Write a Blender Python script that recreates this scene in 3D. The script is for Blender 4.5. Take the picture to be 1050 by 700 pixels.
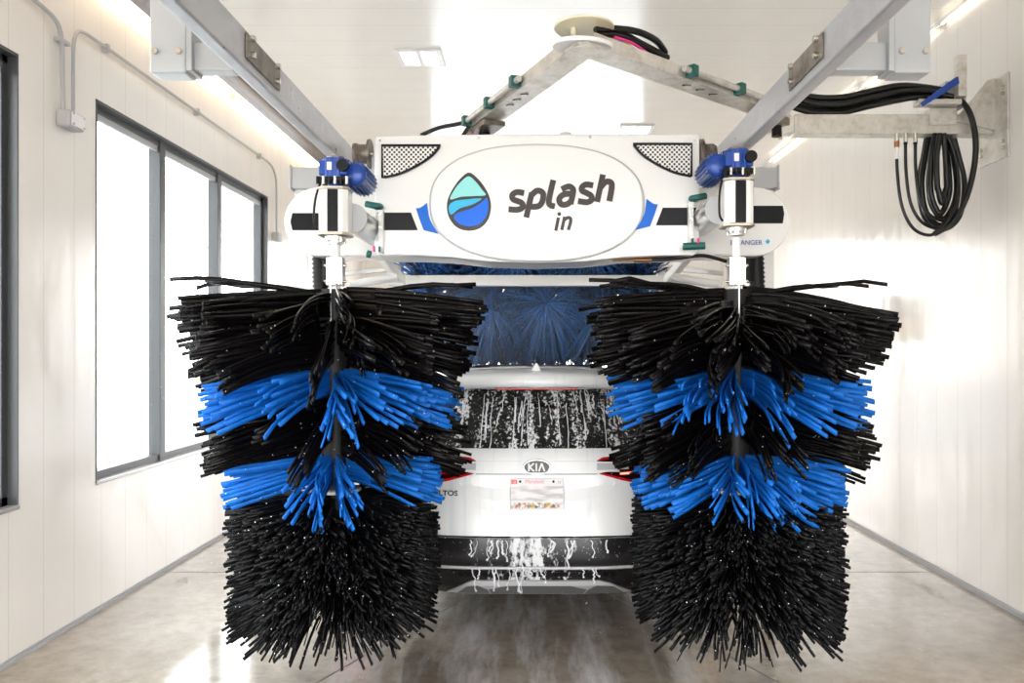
import bpy, bmesh, math, random
import numpy as np
from mathutils import Vector, Matrix

for o in list(bpy.data.objects):
    bpy.data.objects.remove(o)
SC = bpy.context.scene
COL = SC.collection
PI = math.pi

# ------------------------------------------------------------------ camera
F = 817.0; VX, VY = 548.0, 358.0; CZ = 1.69
cam_d = bpy.data.cameras.new('camera'); cam = bpy.data.objects.new('camera', cam_d); COL.objects.link(cam)
cam.location = (0, 0, CZ); cam.rotation_euler = (PI/2, 0, 0)
cam_d.sensor_width = 36; cam_d.lens = F/1050*36
cam_d.shift_x = -(VX-525)/1050; cam_d.shift_y = (VY-350)/1050
cam_d.clip_start = 0.05; cam_d.clip_end = 300
cam_d.dof.use_dof = True; cam_d.dof.focus_distance = 4.4; cam_d.dof.aperture_fstop = 3.2
SC.camera = cam
# ------------------------------------------------------------------ world, exposure
w = bpy.data.worlds.new('sky'); SC.world = w; w.use_nodes = True
nt = w.node_tree; bg = nt.nodes['Background']
tc = nt.nodes.new('ShaderNodeTexCoord'); sp = nt.nodes.new('ShaderNodeSeparateXYZ')
rp = nt.nodes.new('ShaderNodeValToRGB')
nt.links.new(tc.outputs['Generated'], sp.inputs[0]); nt.links.new(sp.outputs['Z'], rp.inputs[0])
rp.color_ramp.elements[0].position = 0.0; rp.color_ramp.elements[0].color = (1, .985, .955, 1)
rp.color_ramp.elements[1].position = 0.8; rp.color_ramp.elements[1].color = (.82, .9, 1, 1)
nt.links.new(rp.outputs[0], bg.inputs[0]); bg.inputs[1].default_value = 6.5
SC.view_settings.view_transform = 'Standard'; SC.view_settings.look = 'None'
SC.view_settings.gamma = 1; SC.view_settings.exposure = 0.70; SC.view_settings.use_curve_mapping = False
SC.cycles.max_bounces = 10; SC.cycles.diffuse_bounces = 7; SC.cycles.glossy_bounces = 4
SC.cycles.transparent_max_bounces = 12
SC.cycles.sample_clamp_indirect = 8
SC.cycles.caustics_reflective = False; SC.cycles.caustics_refractive = False
SC.cycles.use_denoising = True
LED = 11.0        # radiance of the ceiling light tubes

def P(px, py, Y):
    return Vector(((px-VX)*Y/F, Y, CZ+(VY-py)*Y/F))

# ------------------------------------------------------------------ materials
def mat(name, col, rough=.5, metal=0, **k):
    m = bpy.data.materials.new(name); m.use_nodes = True
    b = m.node_tree.nodes['Principled BSDF']
    b.inputs['Base Color'].default_value = (*col, 1)
    b.inputs['Roughness'].default_value = rough
    b.inputs['Metallic'].default_value = metal
    for a, v in k.items():
        b.inputs[a.replace('_', ' ')].default_value = v
    return m
def nodes(m):
    return m.node_tree, m.node_tree.nodes['Principled BSDF']
def N(nt, t, **k):
    n = nt.nodes.new(t)
    for a, v in k.items(): setattr(n, a, v)
    return n
def objco(nt, scale=(1, 1, 1)):
    g = N(nt, 'ShaderNodeNewGeometry'); mp = N(nt, 'ShaderNodeMapping')
    mp.inputs['Scale'].default_value = scale
    nt.links.new(g.outputs['Position'], mp.inputs[0]); return mp.outputs[0]
def noise(nt, co, scale, detail=3, rough=.5):
    n = N(nt, 'ShaderNodeTexNoise'); n.inputs['Scale'].default_value = scale
    n.inputs['Detail'].default_value = detail; n.inputs['Roughness'].default_value = rough
    nt.links.new(co, n.inputs['Vector']); return n.outputs['Fac']
def ramp(nt, f, *st):
    r = N(nt, 'ShaderNodeValToRGB'); e = r.color_ramp.elements
    while len(e) < len(st): e.new(.5)
    for i, (p, c) in enumerate(st):
        e[i].position = p; e[i].color = (*c, 1) if len(c) == 3 else c
    nt.links.new(f, r.inputs[0]); return r.outputs[0]
def math_(nt, op, a, b=None):
    n = N(nt, 'ShaderNodeMath', operation=op)
    for i, v in enumerate((a, b)):
        if v is None: continue
        if isinstance(v, (int, float)): n.inputs[i].default_value = v
        else: nt.links.new(v, n.inputs[i])
    return n.outputs[0]
def mix(nt, f, a, b):
    n = N(nt, 'ShaderNodeMix', data_type='RGBA')
    if isinstance(f, (int, float)): n.inputs[0].default_value = f
    else: nt.links.new(f, n.inputs[0])
    for i, v in ((6, a), (7, b)):
        if isinstance(v, tuple): n.inputs[i].default_value = (*v, 1)
        else: nt.links.new(v, n.inputs[i])
    return n.outputs[2]
def bump(nt, b, h, s=.3, d=.01):
    n = N(nt, 'ShaderNodeBump'); n.inputs['Strength'].default_value = s; n.inputs['Distance'].default_value = d
    nt.links.new(h, n.inputs['Height']); nt.links.new(n.outputs[0], b.inputs['Normal'])

def panel_mat(name, col, axis, pitch, rough):
    """glossy white plastic liner panels, butt seams every <pitch> metres along an axis"""
    m = mat(name, col, rough); nt, b = nodes(m)
    g = N(nt, 'ShaderNodeNewGeometry'); s = N(nt, 'ShaderNodeSeparateXYZ'); nt.links.new(g.outputs['Position'], s.inputs[0])
    v = s.outputs[axis]
    fr = math_(nt, 'FRACT', math_(nt, 'DIVIDE', v, pitch))
    seam = math_(nt, 'LESS_THAN', fr, .006/pitch)
    n1 = noise(nt, objco(nt, (1.5, 1.5, .35)), 2.2, 4)
    base = mix(nt, n1, tuple(c*.96 for c in col), tuple(min(1, c*1.03) for c in col))
    nt.links.new(mix(nt, seam, base, tuple(c*.82 for c in col)), b.inputs['Base Color'])
    nt.links.new(ramp(nt, noise(nt, objco(nt, (3, 3, 1)), 3, 4), (.3, (rough*.6,)*3), (.7, (rough*1.7,)*3)), b.inputs['Roughness'])
    w_ = math_(nt, 'SINE', math_(nt, 'MULTIPLY', v, 2*PI/pitch*2))
    bump(nt, b, math_(nt, 'ADD', math_(nt, 'MULTIPLY', w_, .10), noise(nt, objco(nt), 1.2, 2)), .07, .015)
    return m
M = {}
M['wall'] = panel_mat('wall_panel', (.81, .77, .725), 1, .305, .16)
M['ceil'] = panel_mat('ceiling_panel', (.84, .805, .755), 1, .305, .13)
M['farwall'] = panel_mat('end_wall_panel', (.80, .785, .76), 0, .305, .16)

m = mat('wet_concrete', (.4, .36, .31), .25); nt, b = nodes(m); M['floor'] = m
co = objco(nt); big = noise(nt, co, .75, 5, .6); fine = noise(nt, co, 9, 6, .7); sm = noise(nt, objco(nt, (1, .45, 1)), 2.6, 5, .65)
c1 = ramp(nt, big, (.3, (.25, .21, .17)), (.5, (.42, .365, .30)), (.72, (.56, .50, .43)))
c2 = ramp(nt, fine, (.35, (.45, .43, .40)), (.6, (.95, .93, .9)))
mm = N(nt, 'ShaderNodeMix', data_type='RGBA', blend_type='MULTIPLY'); mm.inputs[0].default_value = .55
nt.links.new(c1, mm.inputs[6]); nt.links.new(c2, mm.inputs[7])
# suds film near the middle of the bay
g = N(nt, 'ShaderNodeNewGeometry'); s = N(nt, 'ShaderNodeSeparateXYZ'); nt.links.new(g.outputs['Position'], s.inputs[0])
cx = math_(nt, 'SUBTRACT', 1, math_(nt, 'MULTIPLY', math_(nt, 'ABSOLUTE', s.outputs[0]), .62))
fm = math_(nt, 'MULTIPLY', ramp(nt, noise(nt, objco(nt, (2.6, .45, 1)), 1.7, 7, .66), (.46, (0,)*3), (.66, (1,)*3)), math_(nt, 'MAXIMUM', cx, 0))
wet = ramp(nt, math_(nt, 'ADD', math_(nt, 'MULTIPLY', math_(nt, 'ABSOLUTE', s.outputs[0]), .42), math_(nt, 'MULTIPLY', big, .5)), (.48, (.50, .48, .47)), (.82, (1, 1, 1)))  # wet concrete darker along the middle, with the shade under the car painted in
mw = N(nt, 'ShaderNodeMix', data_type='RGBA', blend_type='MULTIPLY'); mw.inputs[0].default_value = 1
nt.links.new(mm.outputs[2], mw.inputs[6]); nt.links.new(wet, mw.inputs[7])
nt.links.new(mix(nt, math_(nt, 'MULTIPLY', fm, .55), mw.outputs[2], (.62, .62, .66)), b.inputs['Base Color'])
nt.links.new(ramp(nt, sm, (.38, (.04,)*3), (.58, (.13,)*3), (.74, (.4,)*3)), b.inputs['Roughness'])
bump(nt, b, fine, .08, .01)

M['white'] = mat('white_gelcoat', (.80, .785, .76), .22, Coat_Weight=.3)
M['panelwhite'] = mat('white_enamel', (.78, .77, .76), .3)
M['ivory'] = mat('ivory_plastic', (.78, .70, .50), .4)
M['black'] = mat('black_gloss', (.006, .006, .007), .3, Specular_IOR_Level=.15)
M['rubber'] = mat('black_rubber', (.006, .005, .005), .45, Specular_IOR_Level=.2)
M['hose'] = mat('hose_rubber', (.006, .0055, .005), .32, Specular_IOR_Level=.35)
M['letters'] = mat('charcoal_vinyl', (.05, .04, .038), .3, Specular_IOR_Level=.2)
M['blue'] = mat('blue_vinyl', (.003, .13, .60), .3, Specular_IOR_Level=.2)
M['teal'] = mat('aqua_vinyl', (.27, .66, .64), .3, Specular_IOR_Level=.2)
M['cyan'] = mat('cyan_vinyl', (.04, .44, .70), .3, Specular_IOR_Level=.2)
M['dropblue'] = mat('azure_vinyl', (.005, .13, .68), .3, Specular_IOR_Level=.2)
M['bluepaint'] = mat('blue_cast_paint', (.008, .05, .28), .3, .1)
M['green'] = mat('green_clamp', (.01, .10, .085), .45)
M['tan'] = mat('zinc_plate', (.50, .43, .34), .4, .6)
M['alu'] = mat('brushed_aluminium', (.62, .61, .60), .28, .85)
M['bolt'] = mat('stainless_bolt', (.6, .57, .5), .25, 1)
M['grey'] = mat('grey_plastic', (.42, .42, .43), .5)
M['frame'] = mat('anodised_frame', (.06, .061, .064), .45, .1)
M['sill'] = mat('wet_sill', (.36, .34, .33), .25, .3)
M['bronze'] = mat('bronze_channel', (.16, .115, .08), .35, .5)
M['yellow'] = mat('yellow_button', (.8, .55, .01), .35)
M['red'] = mat('red_lens', (.75, .05, .04), .3)
M['pinkwire'] = mat('pink_wire', (.8, .03, .25), .4)
M['bluewire'] = mat('blue_wire', (.1, .25, .7), .4)
M['copper'] = mat('brass_fitting', (.35, .16, .06), .35, .8)
M['chrome'] = mat('chrome', (.75, .75, .76), .1, 1)
M['tyre'] = mat('tyre', (.02, .02, .02), .7)
M['asphalt'] = mat('outdoor_paving', (.42, .41, .39), .8)
M['leaf'] = mat('tree_leaf', (.25, .33, .16), .8)
M['bark'] = mat('tree_bark', (.3, .24, .19), .9)
m = mat('bead', (.92, .93, .95), .08); M['drop'] = m
nt, b = nodes(m); b.inputs['Specular IOR Level'].default_value = .8
m = mat('galvanised', (.52, .53, .56), .35, .55); nt, b = nodes(m); M['galv'] = m
v = N(nt, 'ShaderNodeTexVoronoi'); v.inputs['Scale'].default_value = 22; nt.links.new(objco(nt, (1, .6, 1)), v.inputs['Vector'])
nn = noise(nt, objco(nt), 9, 5, .7)
nt.links.new(mix(nt, nn, mix(nt, v.outputs['Color'], (.30, .30, .33), (.42, .42, .45)), (.56, .56, .58)), b.inputs['Base Color'])
nt.links.new(ramp(nt, nn, (.3, (.25,)*3), (.7, (.5,)*3)), b.inputs['Roughness'])
m = mat('stained_aluminium', (.58, .55, .50), .35, .5); nt, b = nodes(m); M['armalu'] = m
nt.links.new(ramp(nt, noise(nt, objco(nt), 11, 6, .7), (.3, (.42, .37, .31)), (.5, (.60, .57, .52)), (.75, (.72, .70, .66))), b.inputs['Base Color'])
m = mat('rust_plate', (.12, .10, .08), .4, .5); nt, b = nodes(m); M['plate'] = m
nt.links.new(ramp(nt, noise(nt, objco(nt), 14, 5, .7), (.35, (.10, .08, .065)), (.6, (.25, .21, .17))), b.inputs['Base Color'])

def foam_bristle(name, c0, c1, rough, spec=.5):
    m = mat(name, c0, rough); nt, b = nodes(m); b.inputs['Specular IOR Level'].default_value = spec
    nt.links.new(mix(nt, noise(nt, objco(nt), 16, 3), c0, c1), b.inputs['Base Color'])
    return m
M['bblack'] = foam_bristle('black_foam_strip', (.0025, .002, .002), (.006, .005, .005), .22, .13)
M['bdull'] = foam_bristle('black_fine_bristle', (.0025, .0025, .0028), (.007, .007, .008), .30, .13)
M['bblue'] = foam_bristle('blue_foam_strip', (.004, .10, .42), (.008, .15, .56), .5, .2)
M['bnavy'] = foam_bristle('navy_bristle', (.008, .018, .06), (.03, .06, .16), .35)
M['broyal'] = foam_bristle('royal_blue_bristle', (.02, .12, .42), (.06, .25, .62), .4)

def lattice():
    m = mat('perforated_mesh', (.8, .8, .8), .4); nt, b = nodes(m)
    g = N(nt, 'ShaderNodeNewGeometry'); s = N(nt, 'ShaderNodeSeparateXYZ'); nt.links.new(g.outputs['Position'], s.inputs[0])
    k = 2*PI/.027
    x = math_(nt, 'SINE', math_(nt, 'MULTIPLY', s.outputs[0], k)); z = math_(nt, 'SINE', math_(nt, 'MULTIPLY', s.outputs[2], k))
    hole = math_(nt, 'GREATER_THAN', math_(nt, 'MULTIPLY', x, z), .12)
    nt.links.new(mix(nt, hole, (.8, .78, .74), (.015, .015, .015)), b.inputs['Base Color'])
    return m
M['lattice'] = lattice()

def suds(name, base, axis_scale, lo, hi, rough=.07, extra=None):
    """gloss surface with runs of white suds down it"""
    m = mat(name, base, rough); nt, b = nodes(m)
    co = objco(nt, axis_scale)
    warp = noise(nt, objco(nt, (5, 5, 3)), 2, 3)
    add = N(nt, 'ShaderNodeVectorMath', operation='ADD'); sc = N(nt, 'ShaderNodeVectorMath', operation='SCALE')
    cmb = N(nt, 'ShaderNodeCombineXYZ'); nt.links.new(warp, cmb.inputs[0]); nt.links.new(cmb.outputs[0], sc.inputs[0]); sc.inputs['Scale'].default_value = .55
    nt.links.new(co, add.inputs[0]); nt.links.new(sc.outputs[0], add.inputs[1])
    runs = noise(nt, add.outputs[0], 3.0, 5, .65)
    speck = noise(nt, objco(nt, (1, 1, .6)), 60, 2, .5)
    f = math_(nt, 'ADD', runs, math_(nt, 'MULTIPLY', math_(nt, 'SUBTRACT', speck, .5), .55))
    if extra: f = math_(nt, 'ADD', f, extra(nt))
    fac = ramp(nt, f, (lo, (0,)*3), (hi, (1,)*3))
    nt.links.new(mix(nt, fac, base, (.74, .75, .76)), b.inputs['Base Color'])
    nt.links.new(mix(nt, fac, (rough,)*3, (.5,)*3), b.inputs['Roughness'])
    return m
M['carglass'] = suds('wet_tinted_glass', (.010, .011, .010), (4.5, .6, .55), .53, .63)
def mid(nt):
    g = N(nt, 'ShaderNodeNewGeometry'); s = N(nt, 'ShaderNodeSeparateXYZ'); nt.links.new(g.outputs['Position'], s.inputs[0])
    a = math_(nt, 'ABSOLUTE', math_(nt, 'ADD', s.outputs[0], .03))
    return math_(nt, 'SUBTRACT', .06, math_(nt, 'MULTIPLY', a, .52))
M['bumper'] = suds('wet_black_bumper', (.014, .013, .014), (6.0, .6, .9), .50, .64, .2, mid)
m = mat('wet_white_paint', (.86, .86, .86), .35, Coat_Weight=.35, Coat_Roughness=.12); nt, b = nodes(m); M['carwhite'] = m
nt.links.new(mix(nt, ramp(nt, noise(nt, objco(nt, (7, .5, .35)), 2.5, 5), (.55, (0,)*3), (.66, (1,)*3)), (.86, .86, .855), (.76, .79, .81)), b.inputs['Base Color'])
M['carshade'] = mat('car_under_trim', (.02, .02, .02), .5)
M['silver'] = mat('silver_trim', (.50, .50, .51), .4, .1)
M['silverlow'] = mat('grey_skid_plastic', (.12, .12, .122), .5)
m = mat('tail_lamp_dark', (.03, .003, .004), .08); M['lampdark'] = m
M['lampred'] = mat('tail_lamp_red', (.5, .01, .01), .1)
def emis(name, col, s):
    m = mat(name, (.8, .8, .8), .4); nt, b = nodes(m)
    b.inputs['Emission Color'].default_value = (*col, 1); b.inputs['Emission Strength'].default_value = s
    return m
M['lit'] = emis('lit_tube', (1, .72, .42), LED)
M['litceil'] = emis('ceiling_reflection_glow', (1, .93, .82), 4)
M['litthin'] = emis('lit_thin_tube', (1, .85, .65), 2.5)
M['litred'] = emis('lit_tail_bar', (1, .10, .03), 1.6)
M['stopred'] = emis('lit_red_panel', (1, .28, .22), .9)
M['amber'] = emis('lit_amber_panel', (1, .6, .25), .9)
m = bpy.data.materials.new('window_glass'); m.use_nodes = True; nt = m.node_tree; M['glass'] = m
nt.nodes.remove(nt.nodes['Principled BSDF'])
tr = N(nt, 'ShaderNodeBsdfTransparent'); gl = N(nt, 'ShaderNodeBsdfGlossy'); gl.inputs['Roughness'].default_value = .02
lw = N(nt, 'ShaderNodeLayerWeight'); fr_o = math_(nt, 'ADD', .04, math_(nt, 'MULTIPLY', math_(nt, 'POWER', lw.outputs['Facing'], 5), .9)); mx = N(nt, 'ShaderNodeMixShader')
tr.inputs[0].default_value = (.95, .97, .97, 1)
nt.links.new(fr_o, mx.inputs[0]); nt.links.new(tr.outputs[0], mx.inputs[1]); nt.links.new(gl.outputs[0], mx.inputs[2])
nt.links.new(mx.outputs[0], nt.nodes['Material Output'].inputs[0])
m = mat('number_plate_face', (.78, .77, .76), .35); nt, b = nodes(m); M['numplate'] = m
g = N(nt, 'ShaderNodeNewGeometry'); s = N(nt, 'ShaderNodeSeparateXYZ'); nt.links.new(g.outputs['Position'], s.inputs[0])
n1 = noise(nt, objco(nt, (2, 1, 9)), 4, 2)
nt.links.new(ramp(nt, n1, (.4, (.80, .79, .78)), (.6, (.55, .51, .53))), b.inputs['Base Color'])
m = mat('number_plate_band', (.8, .7, .3), .35); nt, b = nodes(m); M['numband'] = m
v = N(nt, 'ShaderNodeTexVoronoi'); v.inputs['Scale'].default_value = 60; nt.links.new(objco(nt, (1, 1, 1)), v.inputs['Vector'])
sr = N(nt, 'ShaderNodeSeparateColor'); nt.links.new(v.outputs['Color'], sr.inputs[0])
nt.links.new(ramp(nt, sr.outputs[0], (.2, (.8, .78, .78)), (.4, (.55, .08, .12)), (.55, (.85, .6, .08)), (.8, (.10, .08, .08)), (.95, (.8, .78, .78))), b.inputs['Base Color'])

# ------------------------------------------------------------------ object helpers
def tag(o, label=None, cat=None, group=None, kind=None):
    if label: o['label'] = label
    if cat: o['category'] = cat
    if group: o['group'] = group
    if kind: o['kind'] = kind
    return o
def empty(name, loc, label, cat, group=None):
    o = bpy.data.objects.new(name, None); COL.objects.link(o); o.location = loc; o.empty_display_size = .1
    return tag(o, label, cat, group)
class MB:
    """collects shapes in world coordinates, links them as one mesh object"""
    def __init__(s): s.v = []; s.f = []; s.sm = []
    def add(s, vs, fs, smooth=False):
        n = len(s.v); s.v += [tuple(v) for v in vs]
        for f in fs: s.f.append(tuple(i+n for i in f)); s.sm.append(smooth)
        return s
    def box(s, a, b):
        x0, y0, z0 = a; x1, y1, z1 = b
        vs = [(x, y, z) for x in (x0, x1) for y in (y0, y1) for z in (z0, z1)]
        return s.add(vs, [(0, 1, 3, 2), (4, 6, 7, 5), (0, 4, 5, 1), (2, 3, 7, 6), (0, 2, 6, 4), (1, 5, 7, 3)])
    def beam(s, p, q, w, h, up=(0, 0, 1)):
        p = Vector(p); q = Vector(q); d = (q-p).normalized(); up = Vector(up)
        x = d.cross(up); x = x.normalized() if x.length > 1e-4 else Vector((1, 0, 0)); z = x.cross(d).normalized()
        vs = [e + x*(a*w/2) + z*(c*h/2) for e in (p, q) for a, c in ((-1, -1), (1, -1), (1, 1), (-1, 1))]
        return s.add(vs, [(3, 2, 1, 0), (4, 5, 6, 7), (0, 1, 5, 4), (1, 2, 6, 5), (2, 3, 7, 6), (3, 0, 4, 7)])
    def tube(s, pts, r, n=10, cap=True):
        pts = [Vector(p) for p in pts]; rs = r if isinstance(r, (list, tuple)) else [r]*len(pts)
        t0 = (pts[1]-pts[0]).normalized(); a = Vector((0, 0, 1)) if abs(t0.z) < .9 else Vector((1, 0, 0))
        u = t0.cross(a).normalized(); vs = []; fs = []
        for i, p in enumerate(pts):
            t = (pts[min(i+1, len(pts)-1)]-pts[max(i-1, 0)]).normalized()
            u = (u - t*u.dot(t)).normalized(); w_ = t.cross(u)
            for k in range(n):
                an = 2*PI*k/n; vs.append(p+(u*math.cos(an)+w_*math.sin(an))*rs[i])
        for i in range(len(pts)-1):
            for k in range(n):
                k2 = (k+1) % n; fs.append((i*n+k, i*n+k2, (i+1)*n+k2, (i+1)*n+k))
        s.add(vs, fs, True)
        if cap:
            s.add(vs[:n], [tuple(range(n))[::-1]]); s.add(vs[-n:], [tuple(range(n))])
        return s
    def cyl(s, p, q, r, n=20, r2=None): return s.tube([p, q], [r, r if r2 is None else r2], n)
    def prism(s, poly, y0, y1):
        """poly: (x, z) points, extruded along Y"""
        n = len(poly)
        a = sum(poly[i][0]*poly[(i+1) % n][1]-poly[(i+1) % n][0]*poly[i][1] for i in range(n))
        if a < 0: poly = poly[::-1]
        vs = [(x, y0, z) for x, z in poly]+[(x, y1, z) for x, z in poly]
        fs = [tuple(range(n)), tuple(range(2*n-1, n-1, -1))]+[(i, i+n, (i+1) % n+n, (i+1) % n) for i in range(n)]
        return s.add(vs, fs)
    def prism_dir(s, pts, d):
        n = len(pts); d = Vector(d); vs = [Vector(p) for p in pts]; vs = vs+[p+d for p in vs]
        return s.add(vs, [tuple(range(n)), tuple(range(2*n-1, n-1, -1))]+[(i, i+n, (i+1) % n+n, (i+1) % n) for i in range(n)])
    def ball(s, c, r, n=8, m_=6, sc=(1, 1, 1)):
        c = Vector(c); vs = []; fs = []
        for i in range(m_+1):
            th = PI*i/m_
            for k in range(n):
                ph = 2*PI*k/n; vs.append(c+Vector((r*sc[0]*math.sin(th)*math.cos(ph), r*sc[1]*math.sin(th)*math.sin(ph), r*sc[2]*math.cos(th))))
        for i in range(m_):
            for k in range(n):
                k2 = (k+1) % n; fs.append((i*n+k, (i+1)*n+k, (i+1)*n+k2, i*n+k2))
        return s.add(vs, fs, True)
    def ribbon(s, pts, wd, y0, y1):
        """flat stroke of width wd along (x, z) points"""
        n = len(pts); L = []; R = []
        for i in range(n):
            a = Vector(pts[max(i-1, 0)]); b_ = Vector(pts[min(i+1, n-1)]); t = (b_-a).normalized(); nn = Vector((-t.y, t.x))*wd/2
            p = Vector(pts[i]); L.append(p+nn); R.append(p-nn)
        vs = []; s.k = getattr(s, 'k', 0)+.0006
        for i in range(n): yy = y0-i*5e-5-s.k; vs += [(L[i].x, yy, L[i].y), (R[i].x, yy, R[i].y), (R[i].x, y1, R[i].y), (L[i].x, y1, L[i].y)]
        fs = [(0, 1, 2, 3), (4*n-1, 4*n-2, 4*n-3, 4*n-4)]
        for i in range(n-1):
            a = 4*i
            for k in range(4): fs.append((a+k, a+4+k, a+4+(k+1) % 4, a+(k+1) % 4))
        return s.add(vs, fs)
    def build(s, name, m, parent=None, bevel=0, seg=2, label=None):
        me = bpy.data.meshes.new(name); me.from_pydata(s.v, [], s.f)
        bm = bmesh.new(); bm.from_mesh(me)
        bmesh.ops.recalc_face_normals(bm, faces=bm.faces)
        bmesh.ops.delete(bm, geom=[v for v in bm.verts if not v.link_faces], context='VERTS'); bm.to_mesh(me); bm.free()
        me.polygons.foreach_set('use_smooth', s.sm)
        for mm_ in (m if isinstance(m, (list, tuple)) else [m]): me.materials.append(mm_)
        o = bpy.data.objects.new(name, me); COL.objects.link(o)
        if bevel:
            bv = o.modifiers.new('bevel', 'BEVEL'); bv.width = bevel; bv.segments = seg; bv.limit_method = 'ANGLE'; bv.angle_limit = math.radians(40)
        if parent is not None: put_under(o, parent)
        else:
            c = sum((Vector(p) for p in s.v), Vector())/len(s.v); c.z = min(p[2] for p in s.v)
            me.transform(Matrix.Translation(-c)); o.location = c
        if label: o['label'] = label
        return o
def wloc(o):
    v = Vector(o.location)
    while o.parent: o = o.parent; v += Vector(o.location)
    return v
def put_under(o, parent):
    """world-space mesh moved to its own base point and parented"""
    me = o.data; n = len(me.vertices); a = np.empty(n*3); me.vertices.foreach_get('co', a); a = a.reshape(-1, 3)
    c = Vector(((a[:, 0].min()+a[:, 0].max())/2, (a[:, 1].min()+a[:, 1].max())/2, a[:, 2].min()))
    me.transform(Matrix.Translation(-c)); o.parent = parent; o.location = c-wloc(parent)
def crv(pts, n=8, closed=False):
    """Catmull-Rom through points"""
    pts = [Vector(p) for p in pts]; out = []; L = len(pts)
    rng = range(L if closed else L-1)
    for i in rng:
        g_ = (lambda j: pts[j % L]) if closed else (lambda j: pts[max(0, min(L-1, j))])
        p0, p1, p2, p3 = g_(i-1), g_(i), g_(i+1), g_(i+2)
        for k in range(n):
            t = k/n
            out.append(.5*((2*p1)+(p2-p0)*t+(2*p0-5*p1+4*p2-p3)*t*t+(3*p1-p0-3*p2+p3)*t**3))
    if not closed: out.append(pts[-1])
    return out
def xz(px, py, Y):
    p = P(px, py, Y); return (p.x, p.z)
def pix(poly, Y): return [xz(a, b_, Y) for a, b_ in poly]
def text_mesh(txt, size, name, m, parent, loc, rot=(PI/2, 0, 0), sx=1, extr=.001, offset=0):
    c = bpy.data.curves.new(name, 'FONT'); c.body = txt; c.size = size; c.extrude = extr; c.offset = offset
    c.align_x = 'LEFT'; c.align_y = 'BOTTOM_BASELINE'
    t = bpy.data.objects.new(name, c); COL.objects.link(t); bpy.context.view_layer.update()
    me = bpy.data.meshes.new_from_object(t.evaluated_get(bpy.context.evaluated_depsgraph_get()))
    bpy.data.objects.remove(t)
    me.materials.clear(); me.materials.append(m)
    from mathutils import Euler
    me.transform(Matrix.Translation(loc) @ Euler(rot).to_matrix().to_4x4() @ Matrix.Diagonal((sx, 1, 1, 1)))
    o = bpy.data.objects.new(name, me); COL.objects.link(o); put_under(o, parent); return o
def struct(mb, name, m, bevel=0, parent=None):
    o = mb.build(name, m, parent, bevel)
    if parent is None: o['kind'] = 'structure'
    return o

# ------------------------------------------------------------------ room
XL, XR, Y0, Y1, ZC = -2.82, 3.08, -2.0, 13.0, 4.17
T = .22
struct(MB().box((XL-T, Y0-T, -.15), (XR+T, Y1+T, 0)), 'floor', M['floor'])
struct(MB().box((XL-T, Y0-T, ZC), (XR+T, Y1+T, ZC+.2)), 'ceiling', M['ceil'])
struct(MB().box((XR, Y0-T, 0), (XR+T, Y1+T, ZC)), 'wall_right', M['wall'])
WZ0, WZ1 = .83, 3.30
W = [(1.0, 4.35), (5.12, 8.42)]
b_ = MB(); ys = [Y0-T, W[0][0], W[0][1], W[1][0], W[1][1], Y1+T]
b_.box((XL-T, Y0-T, 0), (XL, Y1+T, WZ0)); b_.box((XL-T, Y0-T, WZ1), (XL, Y1+T, ZC))
for a, c in ((ys[0], ys[1]), (ys[2], ys[3]), (ys[4], ys[5])): b_.box((XL-T, a, WZ0), (XL, c, WZ1))
struct(b_, 'wall_left', M['wall'])
for nm, ya, yb, ox in (('wall_front', Y0-T, Y0, 2.45), ('wall_back', Y1, Y1+T, 1.75)):
    b_ = MB(); b_.box((XL, ya, 0), (-ox, yb, ZC)); b_.box((ox+.1, ya, 0), (XR, yb, ZC)); b_.box((-ox, ya, 3.5), (ox+.1, yb, ZC))
    struct(b_, nm, M['farwall'])
# base gaps
struct(MB().box((XL, Y0, 0), (XL+.018, Y1, .02)).box((XL, Y0, .02), (XL+.006, Y1, .03)), 'baseboard_left', M['grey'])
struct(MB().box((XR-.03, Y0, 0), (XR, Y1, .03)), 'baseboard_right', M['grey'])
struct(MB().box((XR-.03, Y0, ZC-.03), (XR, Y1, ZC)).box((XL, Y0, ZC-.03), (XL+.03, Y1, ZC)), 'trim_1', M['panelwhite'])
# overhead door tracks / jambs at both ends
def door(i, y, ox, out):
    o = struct(MB().box((-ox, y-.04, 0), (-ox+.07, y+.04, 3.5)).box((ox+.03, y-.04, 0), (ox+.1, y+.04, 3.5)).box((-ox, y-.04, 3.43), (ox+.1, y+.04, 3.5)), 'door_%d' % i, M['frame'])
    return o
door(1, Y0-.05, 2.45, -1); door(2, Y1+.05, 1.75, 1)
# floor joints
def joint(pts, wd=.008):
    b = MB()
    for p, q in zip(pts, pts[1:]): b.beam((p[0], p[1], .0008), (q[0], q[1], .0008), wd, .0012)
    return b
jm = mat('joint_seal', (.10, .09, .08), .5)
for i, pp in enumerate([[(-.20, 6.0), (-.86, 4.57), (-1.40, 3.4), (-2.81, 0.4)], [(.25, 6.0), (.985, 4.57), (1.50, 3.5), (3.0, .3)], [(XL+.02, 6.05), (XR-.04, 6.05)]]):
    struct(joint(pp), 'trim_%d' % (i+2), jm)
struct(MB().box((-.18, 6.05, -.001), (.22, 7.6, .004)), 'trim_5', jm)

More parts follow.
